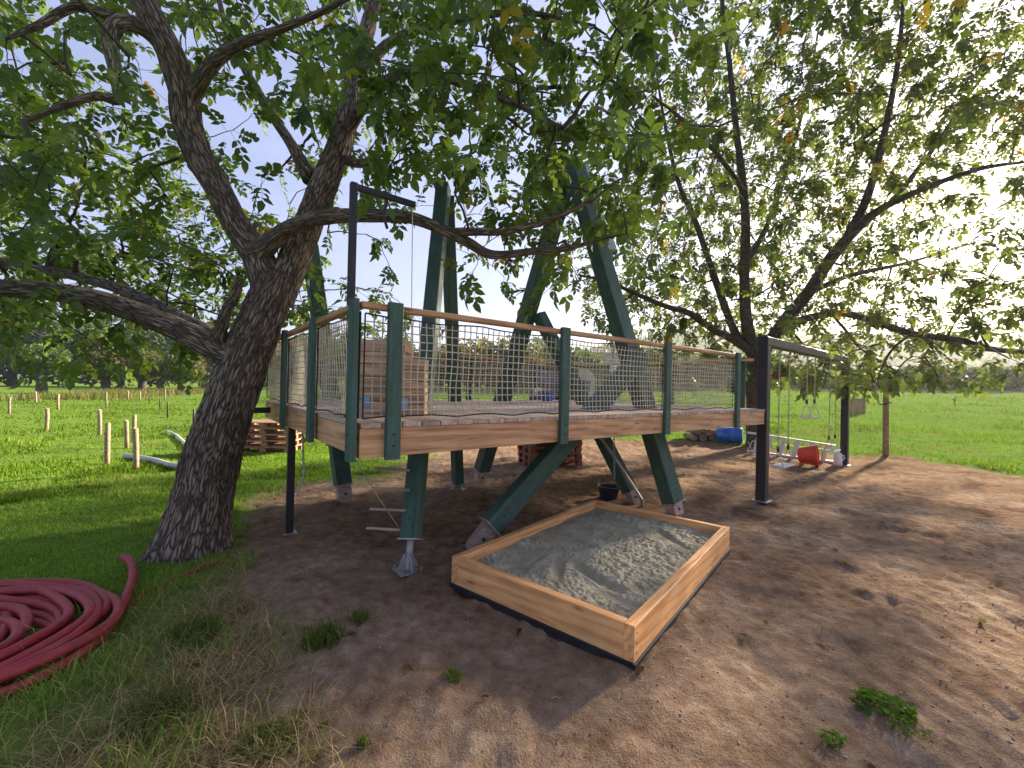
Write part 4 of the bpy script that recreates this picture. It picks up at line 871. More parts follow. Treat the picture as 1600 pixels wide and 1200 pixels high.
# ================================================================== WALNUT TREES
def leaf_template(nl, seed, detail=True):
    rg = np.random.default_rng(seed); V = []; F = []
    def leaflet(base, dirv, nrm_, ln, wd, droop, curl):
        d = dirv / np.linalg.norm(dirv); n = nrm_ - d * np.dot(nrm_, d); n /= np.linalg.norm(n); s = np.cross(d, n)
        o = len(V); xs_ = (0, .32, .66, 1.0); hw = (0, .5, .42, 0)
        mid = [base + d * ln * x - n * droop * ln * x * x for x in xs_]
        V.extend([mid[0], mid[1], mid[2], mid[3]])
        for k in (1, 2):
            for sg in (1, -1): V.append(mid[k] + s * sg * wd * hw[k] + n * curl * wd)
        a, b, c, e, l1_, r1_, l2_, r2_ = range(o, o + 8)
        F.extend([(a, r1_, b), (a, b, l1_), (b, r1_, r2_), (b, r2_, c), (b, c, l2_), (b, l2_, l1_), (c, r2_, e), (c, e, l2_)])
    R = .26; up = np.array([0, 0, 1.]); rach = lambda x: np.array([x, 0, -.35 * x * x / R * .9])
    pairs = (nl - 1) // 2
    for k in range(pairs):
        x = R * (.38 + .52 * k / max(1, pairs - 1 if pairs > 1 else 1)); sc = .72 + .28 * (k + 1) / pairs
        for s in (1, -1):
            a = math.radians(rg.uniform(48, 72)); leaflet(rach(x), np.array([math.cos(a), s * math.sin(a), rg.uniform(-.45, .05)]), up + rg.normal(0, .25, 3), .12 * sc * rg.uniform(.85, 1.15), .066 * sc, rg.uniform(.1, .35), rg.uniform(.05, .22))
    leaflet(rach(R), np.array([1, rg.uniform(-.2, .2), -.5]), up + rg.normal(0, .2, 3), .15, .082, .3, .12)
    o = len(V); w = np.array([0, .0022, 0])
    for x in (0, R * .5, R): V.extend([rach(x) + w, rach(x) - w])
    F.extend([(o, o + 1, o + 3), (o, o + 3, o + 2), (o + 2, o + 3, o + 5), (o + 2, o + 5, o + 4)])
    return np.array(V), np.array(F)
LT = [leaf_template(7, 1), leaf_template(5, 2), leaf_template(7, 3), leaf_template(9, 4)]
def leaf_mesh(name, P, D, S, col, m):
    """P positions, D directions (unit), S scale, col tint per leaf"""
    VV, FF, CC = [], [], []; off_ = 0; sel = RNG.integers(0, len(LT), len(P))
    for k, (tv, tf) in enumerate(LT):
        i = np.where(sel == k)[0]; n = len(i)
        if not n: continue
        x = D[i]; up = np.array([0, 0, 1.]) + RNG.normal(0, .35, (n, 3)); y = np.cross(up, x); y /= np.linalg.norm(y, axis=1)[:, None] + 1e-9; z = np.cross(x, y)
        v = tv[None] * S[i][:, None, None]; w = P[i][:, None] + v[..., 0:1] * x[:, None] + v[..., 1:2] * y[:, None] + v[..., 2:3] * z[:, None]
        VV.append(w.reshape(-1, 3)); FF.append((np.arange(n)[:, None, None] * len(tv) + tf[None]).reshape(-1, 3) + off_); CC.append(np.repeat(col[i], len(tv), 0)); off_ += n * len(tv)
    return npmesh(name, np.concatenate(VV), np.concatenate(FF), m, False, tint=np.concatenate(CC))
def tubes_mesh(name, paths, m, n=5):
    VV, FF, UV = [], [], []; o = 0
    for P, R in paths:
        V, F, uv = tube_np(P, R, n, caps=False); VV.append(V); FF.append(np.array(F) + o); UV.append(uv); o += len(V)
    return npmesh(name, np.concatenate(VV), np.concatenate(FF), m, True, uv=np.concatenate(UV))
def limb_mesh(name, pts, rad, m, seg=36, bark_amp=.09, k=10, flare=None, seed=0):
    P = smooth_path(pts, k); R = np.interp(np.linspace(0, 1, len(P)), np.linspace(0, 1, len(rad)), rad)
    n = seg; V, F, uv = tube_np(P, R, n); V = V.reshape(len(P), n, 3); C = P[:, None]
    s = uv.reshape(len(P), n, 2)[..., 1]; ang = np.linspace(0, math.tau, n, endpoint=False)[None] + 0 * s
    cx, cy = np.cos(ang), np.sin(ang); q = R.mean() * (56 if n > 40 else 20)
    ridge = np.abs(2 * fbm(cx * q * .5 + 5, cy * q * .5, s * 2.4 + .8 * fbm(cx * 3, cy * 3, s * 3, s=seed + 71, o=2), s=seed + 70, o=2) - 1) * 2.2 - .6
    ridge2 = (fbm(cx * q * 1.0, cy * q * 1.0, s * 14, s=seed + 75, o=2) - .5)
    lump = (fbm(cx * .9 + 3, cy * .9, s * 1.3, s=seed + 80, o=2) - .5)
    d = 1 + bark_amp * ridge + bark_amp * .9 * ridge2 + .22 * lump
    if flare is not None:
        f = np.exp(-s / flare[0]); d = d + f * flare[1] * (.75 + .8 * np.maximum(0, np.cos(ang * 5 + 1)) * 1 + .3 * lump)
    V = C + (V - C) * d[..., None]
    me = npmesh(name, V.reshape(-1, 3), None, m, True, uv=uv, loops=[i for f_ in F for i in f_], sizes=[len(f_) for f_ in F]); return me, P, R
def dens(rows, px, py):
    g = np.array([[int(c) for c in r] for r in rows], float); x = np.clip(px / 100 - .5, 0, 14.999); y = np.clip(py / 50 - .5, 0, 10.999); i, j = x.astype(int), y.astype(int); fx, fy = x - i, y - j
    return (g[j, i] * (1 - fx) * (1 - fy) + g[j, i + 1] * fx * (1 - fy) + g[j + 1, i] * (1 - fx) * fy + g[j + 1, i + 1] * fx * fy) / 9
def walnut(label, base, limbs, trunk_i, ell, rows, n_try, lsize, leaves_per, bark_m, off_frame, droop, minz, seed, sparse_col, seg=(44, 20), clear=1.0, tau=2.0, keep_clear=[]):
    t_ = thing('walnut_tree', label, 'tree', base); rg = np.random.default_rng(seed)
    nodes, nrad = [], []
    for k, (pts, rad) in enumerate(limbs):
        tr_ = k == trunk_i; me, P, R = limb_mesh('trunk' if tr_ else 'limb', pts, rad, bark_m, seg[0] if tr_ else (seg[1] if max(rad) < .12 else int(seg[0] * .75)), .075 if max(rad) > .1 else .04, (44 if tr_ and seed == 5 else 26 if seed == 5 else 12) if max(rad) > .1 else 7, (.22, .30) if tr_ else None, seed * 10 + k)
        c = P[0].copy(); me.transform(Matrix.Translation(-Vector(c))); mobj('trunk' if tr_ else 'limb', me, t_, Matrix.Translation(c))
        if not tr_: nodes += [p for p in P[3:]]; nrad += list(R[3:])
    # attraction points in the crown volume, thinned by how leafy the tree is in each direction
    pts = []
    for (c, r, cnt) in ell:
        u = rg.normal(size=(cnt, 3)); u /= np.linalg.norm(u, axis=1)[:, None]; rad = rg.random(cnt) ** (1 / 2.4); p = np.array(c) + u * rad[:, None] * np.array(r); pts.append(p)
    A = np.concatenate(pts); u, v, w = project(A); inf = (w > .3) & (u > 0) & (u < 1600) & (v > -40) & (v < 600)
    pr = np.where(inf, (dens(rows, u, np.clip(v, 0, 600)) > .03) * 1.0, off_frame); pr = np.where((w > .3) & (u > -10) & (u < 1610) & (v >= 600), 0, pr)
    dist = np.linalg.norm(A - np.array([0, 0, CH]), axis=1)
    A = A[(rg.random(len(A)) < pr) & (A[:, 2] > minz) & (dist > 3.3)]
    u, v, w = project(A); bad = np.zeros(len(A), bool)
    for pts_, rad_ in limbs + keep_clear:
        if max(rad_) < .1: continue
        pu, pv, pw_ = project(smooth_path(pts_, 8)); rr_ = np.interp(np.linspace(0, 1, len(pu)), np.linspace(0, 1, len(rad_)), rad_) * CF / np.maximum(pw_, .5)
        dd = np.hypot(u[:, None] - pu[None], v[:, None] - pv[None]) - rr_[None]; j = np.argmin(dd, 1); bad |= (dd[np.arange(len(A)), j] < clear * 130 / w) & (w < pw_[j] + .1)
    A = A[~bad | (rg.random(len(A)) < .06)]
    # keep adding clusters until each direction is as leafy as the tree is there
    rg.shuffle(A); u, v, w = project(A); cov = np.zeros((26, 66)); cy, cx = np.mgrid[0:26, 0:66]; cx = cx * 25. + 12.5 - 25; cy = cy * 25. + 12.5 - 25; kp = []
    tgt_ = tau * dens(rows, cx.ravel(), np.clip(cy.ravel(), 0, 600)).reshape(cx.shape) ** 1.25
    for q in range(len(A)):
        if not (w[q] > .3 and -30 < u[q] < 1630 and -30 < v[q] < 620): kp.append(q); continue
        rr_ = .30 * lsize * CF / w[q]; g_ = np.exp(-((cx - u[q]) ** 2 + (cy - v[q]) ** 2) / (2 * (rr_ * .75) ** 2 + 200)); g_ /= g_.sum() + 1e-9
        if (cov * g_).sum() < (tgt_ * g_).sum(): kp.append(q); cov += g_ * (leaves_per + 1) * .021 * lsize ** 2 * (CF / w[q]) ** 2 / 625
    A = A[kp]
    NP = np.array(nodes); NR = np.array(nrad); d0 = np.array([np.min(np.linalg.norm(NP - a, axis=1)) for a in A]); A = A[np.argsort(d0)]
    allP = np.zeros((len(NP) + 5 * len(A), 3)); allP[:len(NP)] = NP; owner = -np.ones(len(allP), int); cnt = len(NP); br = []
    for a in A:
        dd = np.linalg.norm(allP[:cnt] - a, axis=1) + .25 * np.maximum(0, allP[:cnt, 2] - a[2] - .1); j = int(np.argmin(dd)); s = allP[j]; vec = a - s; ln = np.linalg.norm(vec)
        mid = s + vec * .5 + rg.normal(0, .07 * ln, 3) + np.array([0, 0, .10 * ln]); k = 5; tt = np.linspace(0, 1, k)[:, None]
        Pp = s * (1 - tt) ** 2 + 2 * mid * tt * (1 - tt) + a * tt ** 2; Pp[1:-1] += rg.normal(0, .02 * ln, (k - 2, 3))
        bi = len(br); br.append([Pp, owner[j], 1]); allP[cnt:cnt + 4] = Pp[1:]; owner[cnt:cnt + 4] = bi; cnt += 4
    for b_ in reversed(br):
        if b_[1] >= 0: br[b_[1]][2] += b_[2]
    paths = []; LP, LD = [], []
    for Pp, ow, c in br:
        r0 = min(.05, .0045 * c ** .55); paths.append((Pp, np.linspace(r0, max(.0025, r0 * .45), len(Pp))))
        nl = rg.poisson(leaves_per) + 1; ax_ = Pp[-1] - Pp[-2]; ax_ /= np.linalg.norm(ax_) + 1e-9
        for q in range(nl):
            f = 1 - .55 * (q / max(1, nl)) ; p = Pp[-1] * f + Pp[-3] * (1 - f) if q else Pp[-1]
            d = ax_ * .7 + rg.normal(0, .75, 3) + np.array([0, 0, -droop]); d /= np.linalg.norm(d); LP.append(p); LD.append(d)
    mobj('twigs', tubes_mesh('twigs', paths, M['twig'], 5), t_)['kind'] = 'stuff'
    LP, LD = np.array(LP), np.array(LD); n = len(LP); k = rg.random(n)[:, None]
    col = np.array([.85, .95, .9]) * (1 - k) + np.array([1.25, 1.15, .9]) * k; col *= rg.uniform(.7, 1.25, n)[:, None]
    cl = sstep(.45, .7, fbm(LP[:, 0] * 1.2, LP[:, 1] * 1.2, LP[:, 2] * 1.2, s=seed + 90))[:, None]; col = col * (1 - .25 * cl) 
    yl = rg.random(n) < sparse_col; col[yl] = np.array([3.2, 1.7, .8]) * rg.uniform(.6, 1.1, yl.sum())[:, None]
    bw = rg.random(n) < sparse_col * .7; col[bw] = np.array([1.7, .6, .5]) * rg.uniform(.6, 1.0, bw.sum())[:, None]
    mobj('foliage', leaf_mesh('foliage', LP, LD, rg.uniform(.75, 1.25, n) * lsize, col, M['leaf'] if seed == 5 else M['leaf2']), t_)['kind'] = 'stuff'
    print('WALNUT', label[:20], 'clusters', len(A), 'leaves', n)
    return t_
def pl(seq): return [tuple(at(x, y, d)) for x, y, d in seq]
tb = gp(300, 856)
T1 = [
 (pl([(296, 885, 4.30), (300, 855, 4.32), (313, 800, 4.35), (331, 720, 4.38), (351, 650, 4.4), (373, 590, 4.42), (400, 520, 4.45), (425, 462, 4.48), (440, 432, 4.5)]), [.325, .315, .275, .25, .235, .222, .208, .195, .165]),
 (pl([(428, 470, 4.48), (405, 405, 4.45), (372, 355, 4.42), (338, 290, 4.36), (310, 242, 4.32), (292, 190, 4.28), (287, 140, 4.2), (270, 90, 4.1), (245, 40, 4.0), (215, -20, 3.9), (180, -110, 3.8), (150, -260, 3.7)]), [.175, .148, .132, .128, .13, .132, .127, .12, .11, .10, .08, .045]),
 (pl([(432, 470, 4.5), (460, 402, 4.6), (481, 350, 4.68), (505, 290, 4.75), (530, 230, 4.85), (545, 170, 4.95), (555, 110, 5.05), (575, 40, 5.15), (600, -60, 5.25), (640, -220, 5.4)]), [.17, .155, .145, .14, .13, .12, .10, .085, .065, .035]),
 (pl([(402, 398, 4.42), (430, 372, 4.3), (455, 355, 4.22), (490, 343, 4.12), (540, 337, 4.02), (590, 337, 3.95), (640, 340, 3.9), (690, 358, 3.88), (730, 378, 3.88), (770, 398, 3.9), (830, 393, 3.95), (880, 389, 4.0), (935, 376, 4.05)]), [.13, .085, .075, .07, .065, .06, .055, .05, .045, .04, .034, .028, .015]),
 (pl([(705, 363, 3.88), (745, 362, 3.8), (785, 362, 3.75), (830, 353, 3.7), (880, 335, 3.6), (930, 310, 3.5)]), [.04, .035, .03, .027, .02, .012]),
 (pl([(392, 575, 4.42), (345, 547, 4.36), (290, 520, 4.3), (220, 490, 4.22), (150, 468, 4.12), (80, 455, 4.02), (0, 449, 3.9), (-120, 440, 3.7), (-280, 400, 3.5)]), [.165, .138, .115, .10, .093, .085, .076, .06, .03]),
 (pl([(335, 530, 4.4), (290, 503, 4.6), (250, 480, 4.75), (190, 452, 4.9), (120, 432, 5.1), (40, 415, 5.3), (-80, 390, 5.6)]), [.10, .08, .07, .065, .055, .045, .02]),
 (pl([(338, 535, 4.3), (346, 508, 4.22), (354, 485, 4.18), (368, 460, 4.15), (373, 436, 4.12)]), [.075, .055, .048, .045, .036]),
 (pl([(484, 280, 4.75), (455, 225, 4.9), (425, 180, 5.0), (395, 130, 5.1), (372, 85, 5.2), (350, 30, 5.3), (330, -60, 5.4)]), [.085, .06, .055, .05, .045, .035, .02]),
 (pl([(296, 150, 4.22), (318, 118, 4.1), (345, 88, 4.0), (385, 65, 3.9), (440, 45, 3.8), (520, 10, 3.7), (600, -40, 3.6)]), [.10, .07, .058, .042, .032, .024, .015]),
 (pl([(262, 75, 4.1), (225, 45, 3.95), (190, 35, 3.85), (172, 60, 3.8), (180, 110, 3.75), (184, 155, 3.72), (150, 150, 3.7), (100, 165, 3.6), (40, 190, 3.5)]), [.09, .07, .065, .06, .05, .042, .035, .028, .012]),
 (pl([(535, 215, 4.86), (580, 150, 4.7), (640, 110, 4.5), (720, 130, 4.3), (800, 160, 4.1), (880, 200, 4.0)]), [.08, .06, .05, .04, .03, .012]),
 (pl([(552, 125, 5.0), (620, 60, 5.0), (720, 30, 4.9), (820, 20, 4.8), (930, 40, 4.7)]), [.07, .055, .045, .03, .012]),
 (pl([(182, 30, 3.85), (120, 10, 3.8), (60, 40, 3.7), (10, 60, 3.6)]), [.05, .04, .03, .012]),
 (pl([(525, 245, 4.85), (565, 255, 4.7), (590, 235, 4.6)]), [.06, .045, .02]),
]
ROW1 = ["5456789999400000", "5435589999300000", "6623589999300000", "8742389999200000", "9841258988200000", "9973135899200000", "9985312388200000", "9996211265100000", "9996510121000000", "8775631000000000", "6542421000000000", "3210100000000000"]
walnut('large leaning walnut tree with rough bark rising beside the platform', tb, T1, 0,
       [((-2.6, 4.8, 5.2), (5.2, 4.3, 3.6), 2800), ((-4.9, 5.2, 3.3), (2.9, 2.4, 1.6), 3200), ((-6.4, 7.4, 4.0), (3.0, 2.4, 2.2), 1800), ((.3, 4.5, 4.3), (2.6, 1.9, 1.9), 1500), ((-3.2, 8.0, 3.4), (3.0, 2.0, 1.6), 900)],
       ROW1, 0, .84, 3.8, M['bark'], .06, .45, 1.75, 5, .008, tau=2.0, seg=(112, 26), keep_clear=[([tuple(W6 @ Vector((len6 * .55, 0, 0))), tuple(W6 @ Vector((len6 * .96, 0, 0)))], [.11, .11]), ([tuple(l2[1] @ Vector((l2[2] * .5, 0, 0))), tuple(l2[1] @ Vector((l2[2] * .97, 0, 0)))], [.1, .1])])
tb2 = gp(1184, 702)
T2 = [
 (pl([(1184, 712, 12.7), (1183, 700, 12.7), (1181, 650, 12.7), (1179, 590, 12.7), (1181, 548, 12.7), (1184, 535, 12.7)]), [.30, .28, .25, .24, .26, .22]),
 (pl([(1180, 560, 12.7), (1167, 505, 12.5), (1163, 430, 12.2), (1165, 350, 11.9), (1160, 280, 11.7), (1150, 200, 11.5), (1140, 100, 11.3), (1128, 0, 11.1), (1120, -120, 11)]), [.2, .16, .14, .12, .10, .08, .065, .05, .03]),
 (pl([(1186, 560, 12.7), (1222, 508, 12.4), (1262, 458, 12.0), (1300, 402, 11.6), (1340, 355, 11.2), (1385, 322, 10.9), (1450, 292, 10.6), (1530, 264, 10.3), (1610, 252, 10)]), [.19, .175, .165, .15, .13, .095, .07, .05, .025]),
 (pl([(1322, 375, 11.4), (1352, 315, 11.2), (1372, 250, 11), (1390, 170, 10.8), (1405, 80, 10.6), (1412, -20, 10.4)]), [.12, .10, .085, .07, .055, .03]),
 (pl([(1178, 552, 12.7), (1145, 530, 12.3), (1110, 512, 11.9), (1078, 490, 11.5), (1045, 480, 11.1), (1000, 462, 10.7), (950, 440, 10.4), (905, 430, 10.1)]), [.14, .115, .10, .085, .07, .055, .04, .02]),
 (pl([(1172, 545, 12.7), (1150, 522, 12.7), (1133, 480, 12.6), (1112, 420, 12.5), (1088, 350, 12.3), (1060, 285, 12.1), (1040, 200, 12), (1025, 110, 11.9)]), [.14, .12, .11, .095, .08, .06, .045, .025]),
 (pl([(1215, 515, 12.4), (1262, 497, 11.9), (1318, 490, 11.3), (1375, 506, 10.7), (1430, 522, 10.1), (1500, 531, 9.6), (1545, 545, 9.3), (1610, 551, 9.0), (1700, 560, 8.6)]), [.11, .10, .092, .085, .078, .07, .055, .045, .02]),
 (pl([(1425, 521, 10.1), (1395, 545, 10.2), (1378, 575, 10.2), (1372, 600, 10.2), (1386, 612, 10.2)]), [.03, .026, .022, .018, .01]),
 (pl([(1300, 492, 11.4), (1325, 520, 11.3), (1345, 545, 11.2), (1400, 580, 11.0), (1440, 600, 10.9)]), [.035, .03, .025, .02, .01]),
 (pl([(1160, 420, 12.2), (1200, 350, 12.6), (1230, 260, 13), (1260, 150, 13.4), (1280, 40, 13.8)]), [.09, .075, .06, .045, .025]),
 (pl([(1390, 320, 10.9), (1460, 230, 11.2), (1520, 140, 11.5), (1580, 70, 11.8)]), [.07, .055, .04, .02]),
 (pl([(1163, 300, 11.7), (1120, 240, 10.6), (1070, 190, 9.6), (1020, 150, 8.8)]), [.07, .055, .04, .02]),
 (pl([(1262, 458, 12.0), (1330, 430, 13), (1420, 410, 14), (1520, 380, 15)]), [.09, .07, .05, .02]),
]
ROW2 = ["0000000000467765", "0000000000578876", "0000000001799987", "0000000002899988", "0000000003799984", "0000000003788962", "0000000003799753", "0000000004899864", "0000000017999865", "0000000018998766", "0000000006789986", "0000000000248962"]
walnut('spreading walnut tree with thin dark limbs behind the swing frame', tb2, T2, 0,
       [((8.8, 12.0, 7.2), (7.8, 6.0, 6.4), 7000), ((9.0, 10.5, 3.0), (5.5, 4.5, 1.7), 2500)],
       ROW2, 0, 1.02, 4.2, M['bark_far'], .08, .35, 1.55, 6, .018, seg=(24, 12), tau=1.55)

# fallen walnut leaves on grass and earth
n = 150; x, y = RNG.uniform(-5, 7, n), RNG.uniform(1.5, 9, n); P = np.stack([x, y, gh(x, y) + .012], 1)
tv = np.array([(-.5, 0, 0), (-.1, .22, .08), (.3, .2, .1), (.6, 0, 0.03), (.3, -.2, .07), (-.1, -.22, .1), (.1, 0, 0)]); tf = np.array([(0, 6, 1), (1, 6, 2), (2, 6, 3), (3, 6, 4), (4, 6, 5), (5, 6, 0)])
a_ = RNG.uniform(0, math.tau, n); s_ = RNG.uniform(.05, .1, n)[:, None, None]; c_, q_ = np.cos(a_)[:, None], np.sin(a_)[:, None]; v = tv[None] * s_; V = np.stack([v[..., 0] * c_ - v[..., 1] * q_, v[..., 0] * q_ + v[..., 1] * c_, v[..., 2]], -1) + P[:, None]
cc = np.array([(.16, .10, .04), (.22, .15, .04), (.09, .055, .03), (.12, .12, .03)])[RNG.integers(0, 4, n)]
tag(mobj('fallen_leaves', npmesh('fallen_leaves', V.reshape(-1, 3), (np.arange(n)[:, None, None] * 7 + tf[None]).reshape(-1, 3), M['grass'], tint=np.repeat(cc, 7, 0))), 'scattered fallen brown leaves on the ground', 'leaves', kind='stuff')

# ------------------------------------------------------------------ leafy weeds in the bare earth
def weed(px, py, n, rad, label, sz=.03):
    c = gp(px, py); c.z = gz(c.x, c.y); t_ = thing('weed', label, 'weed', c, None)
    V = []; F = []; C = []; a = RNG.uniform(0, math.tau, n); r = rad * RNG.random(n) ** .6
    s = sz * RNG.uniform(.6, 1.3, n); ct = np.cos(a); st_ = np.sin(a); h = RNG.uniform(.01, .055, n) * (1.2 - r / rad * .6)
    v = tv[None] * (s[:, None, None] * np.array([1, 1.6, 2.0])); v = v + 0; yaw = RNG.uniform(0, math.tau, n); c1, s1 = np.cos(yaw)[:, None], np.sin(yaw)[:, None]; pt_ = RNG.uniform(-.5, .7, n)[:, None]
    z_ = v[..., 2] + v[..., 0] * np.sin(pt_); V = np.stack([v[..., 0] * c1 - v[..., 1] * s1, v[..., 0] * s1 + v[..., 1] * c1, z_], -1)
    px_, py_ = r * ct * 1.2, r * st_; V += np.stack([px_, py_, gh(c.x + px_, c.y + py_) - c.z + h], 1)[:, None]
    col = gcol(n, np.full(n, .08)) * np.array([.95, 1.25, .8]); mobj('leaves', npmesh('weed_leaves', V.reshape(-1, 3), (np.arange(n)[:, None, None] * 7 + tf[None]).reshape(-1, 3), M['grass'], tint=np.repeat(col, 7, 0)), t_, Matrix.Translation(c))
    m_ = n // 2; x = c.x + px_[:m_]; y = c.y + py_[:m_]; blades('stems', np.stack([x, y, gh(x, y)], 1), RNG.uniform(.03, .09, m_), RNG.uniform(.002, .004, m_), gcol(m_, np.full(m_, .45)), RNG.uniform(.3, 1, m_), None, t_, None)
weed(1378, 1105, 150, .12, 'leafy bright green weed patch alone on the bare earth', .035); weed(1420, 1140, 60, .08, 'trailing yellowish weed beside the bright green patch', .022); weed(1302, 1162, 60, .05, 'small round green weed near the trailing one', .022)

# ================================================================== FAR TREES, HEDGES, HILL, HOUSE
def crown_mesh(name, ells, n, size, col, seed, m=None):
    rg = np.random.default_rng(seed); PP = []
    tot = sum(r[0] * r[2] for c, r in ells)
    for c, r in ells:
        k = int(n * r[0] * r[2] / tot); u = rg.normal(size=(k, 3)); u /= np.linalg.norm(u, axis=1)[:, None]; lob = .78 + .45 * fbm(u[:, 0] * 2.2 + seed, u[:, 1] * 2.2, u[:, 2] * 2.2, s=seed); PP.append(np.array(c) + u * (rg.random(k) ** .45 * lob)[:, None] * np.array(r))
    P = np.concatenate(PP); n = len(P); d = rg.normal(size=(n, 3)); d /= np.linalg.norm(d, axis=1)[:, None]; e = np.cross(d, rg.normal(size=(n, 3))); e /= np.linalg.norm(e, axis=1)[:, None]; s = size * rg.uniform(.5, 1.3, n)[:, None]
    V = np.stack([P - d * s, P + e * s * .5, P + d * s, P - e * s * .5], 1).reshape(-1, 3)
    tn = np.array(col) * rg.uniform(.65, 1.35, n)[:, None]; F = np.arange(n * 4).reshape(-1, 4)
    return npmesh(name, V, F, m or M['far_leaf'], tint=np.repeat(tn, 4, 0))
def far_tree(name, label, pos, h, w, col, seed, group, trunk_h=.25, n=2600, size=.35, ell=None, tr=.04, cat='tree'):
    t_ = thing(name, label, cat, pos, group); pos = Vector(pos); rg = random.Random(seed)
    pts = [pos + Vector((0, 0, -.2)), pos + Vector((rg.uniform(-.1, .1), 0, h * trunk_h)), pos + Vector((rg.uniform(-.3, .3), 0, h * .6))]
    MB().tube(smooth_path(pts, 4), np.linspace(h * tr, h * tr * .45, 9), 9).obj('trunk', M['bark_far'], t_, smooth=True)
    mb = MB()
    for k in range(6):
        a = rg.uniform(0, math.tau); b = pts[1].lerp(pts[2], rg.random()); mb.tube([b, b + Vector((math.cos(a) * w * .2, math.sin(a) * w * .2, h * .15)), b + Vector((math.cos(a) * w * .38, math.sin(a) * w * .38, h * .25))], [h * tr * .4, h * tr * .25, h * tr * .1], 6)
    mb.obj('limbs', M['bark_far'], t_, smooth=True)
    ell = ell or [((0, 0, h * .62), (w * .42, w * .42, h * .33)), ((w * .2, .1, h * .5), (w * .3, w * .3, h * .25)), ((-w * .22, -.1, h * .52), (w * .3, w * .3, h * .24)), ((0, 0, h * .8), (w * .25, w * .25, h * .2))]
    mobj('crown', crown_mesh('crown', ell, n, size, col, seed), t_, Matrix.Translation(pos))['kind'] = 'stuff'
def base_at(px, Yd):
    x = ray(px, 600).x / ray(px, 600).y * Yd; return Vector((x, Yd, h1(x, Yd)))
# pollard willows with brushy heads
for k, (px, Yd) in enumerate(((66, 40), (166, 44), (222, 46), (285, 46))):
    p = base_at(px, Yd); far_tree('pollard_willow', 'pollard willow with a brushy brown head in the left row' if k else 'pollard tree with a thick pale trunk at the end of the row', p, 4.6, 5.2, (1.5, 1.15, .75) if k else (1.1, 1.3, .8), 200 + k, 'pollard willows beyond the meadow', .35, 3600, .22,
        [((0, 0, 3.1), (2.3, 2.0, 1.7)), ((-.8, 0, 2.7), (1.4, 1.4, 1.2)), ((.9, 0, 2.8), (1.4, 1.4, 1.2))], tr=.10)
for k, (px, Yd, h, w) in enumerate(((-620, 62, 12, 12), (-480, 64, 13, 12), (-370, 60, 12, 11), (-270, 64, 14, 12), (-160, 60, 12, 12), (-60, 62, 13, 11), (20, 66, 15, 12), (110, 70, 14, 12), (190, 76, 15, 12), (250, 72, 12, 10), (320, 78, 13, 11), (390, 70, 9, 9), (430, 74, 10, 9), (480, 66, 8, 8), (545, 70, 7.5, 9), (610, 72, 7, 9))):
    far_tree('woodland_tree', 'dark green broadleaf tree in the wood edge behind the pollards', base_at(px, Yd), h, w, (.75, .95, .7), 300 + k, 'wood edge trees', .15, 3200, .5, [((0, 0, h * .5), (w * .5, w * .45, h * .5)), ((w * .2, .1, h * .4), (w * .35, w * .3, h * .36)), ((-w * .2, -.1, h * .35), (w * .35, w * .3, h * .33))])
for k, (px, Yd, h, w, c) in enumerate(((690, 42, 4.5, 6, (1.9, 1.1, .7)), (745, 40, 5.0, 7, (2.1, 1.25, .75)), (800, 41, 5.4, 6.5, (1.8, 1.3, .8)), (838, 44, 5.5, 6, (1.1, 1.2, .9)), (905, 40, 4.2, 5.5, (.9, 1.1, .6)), (1010, 48, 4.5, 6, (1.0, 1.1, .7)), (1060, 46, 4.0, 6, (1.2, 1.2, .8)), (1110, 48, 4.0, 6, (1.0, 1.2, .8)), (1180, 50, 4.5, 7, (.9, 1.1, .8)))):
    far_tree('hedge_bush', 'rusty autumn bush in the hedge seen through the net' if c[0] > 1.7 else 'dull green bush in the hedge beyond the pasture', base_at(px, Yd), h, w, c, 400 + k, 'autumn hedge bushes' if c[0] > 1.7 else 'green hedge bushes', .1, 2400, .3, [((0, 0, h * .45), (w * .5, w * .4, h * .48)), ((w * .25, 0, h * .35), (w * .3, w * .3, h * .35))], cat='bush')
for k, px in enumerate((1230, 1270, 1315, 1350, 1395, 1440, 1480, 1515, 1550, 1590, 1640, 1690)):
    p = base_at(px, 46 - k * .8); far_tree('hedgerow_shrub', 'low brownish green shrub of the hedgerow closing the right pasture', p, 2.2 + .5 * math.sin(k * 2), 5.2, (1.1, 1.1, .95), 500 + k, 'right hedgerow', .1, 1800, .26, [((0, 0, 1.0), (2.8, 1.8, 1.2)), ((1.2, 0, 1.0), (1.6, 1.5, 1.0))], cat='bush')
# wooded hill on the right
hx, hy = np.meshgrid(np.linspace(-60, 620, 60), np.linspace(150, 520, 40)); ridge = 34 * np.exp(-((hy - 330) / 110) ** 2) * sstep(-40, 130, hx - .0 * hy) * (.75 + .5 * fbm(hx * .012, hy * .012, s=95)); hzz = 2 + ridge - 6 * (1 - sstep(150, 200, hy))
ii = np.arange(60 * 40).reshape(40, 60); hm, t, b = mat('far_hill', (.05, .065, .035), 1.0)
tag(mobj('hill', npmesh('hill', np.stack([hx, hy, hzz], -1).reshape(-1, 3), np.stack([ii[:-1, :-1], ii[:-1, 1:], ii[1:, 1:], ii[1:, :-1]], -1).reshape(-1, 4), hm, True)), 'low wooded hill behind the right pasture', 'hill', kind='structure')
n = 26000; x, y = RNG.uniform(-40, 600, n), RNG.uniform(190, 345, n); z = 2 + 34 * np.exp(-((y - 330) / 110) ** 2) * sstep(-40, 130, x) * (.75 + .5 * fbm(x * .012, y * .012, s=95)) + RNG.uniform(0, 1, n) * (5 + 5 * fbm(x * .08, y * .08, s=96))
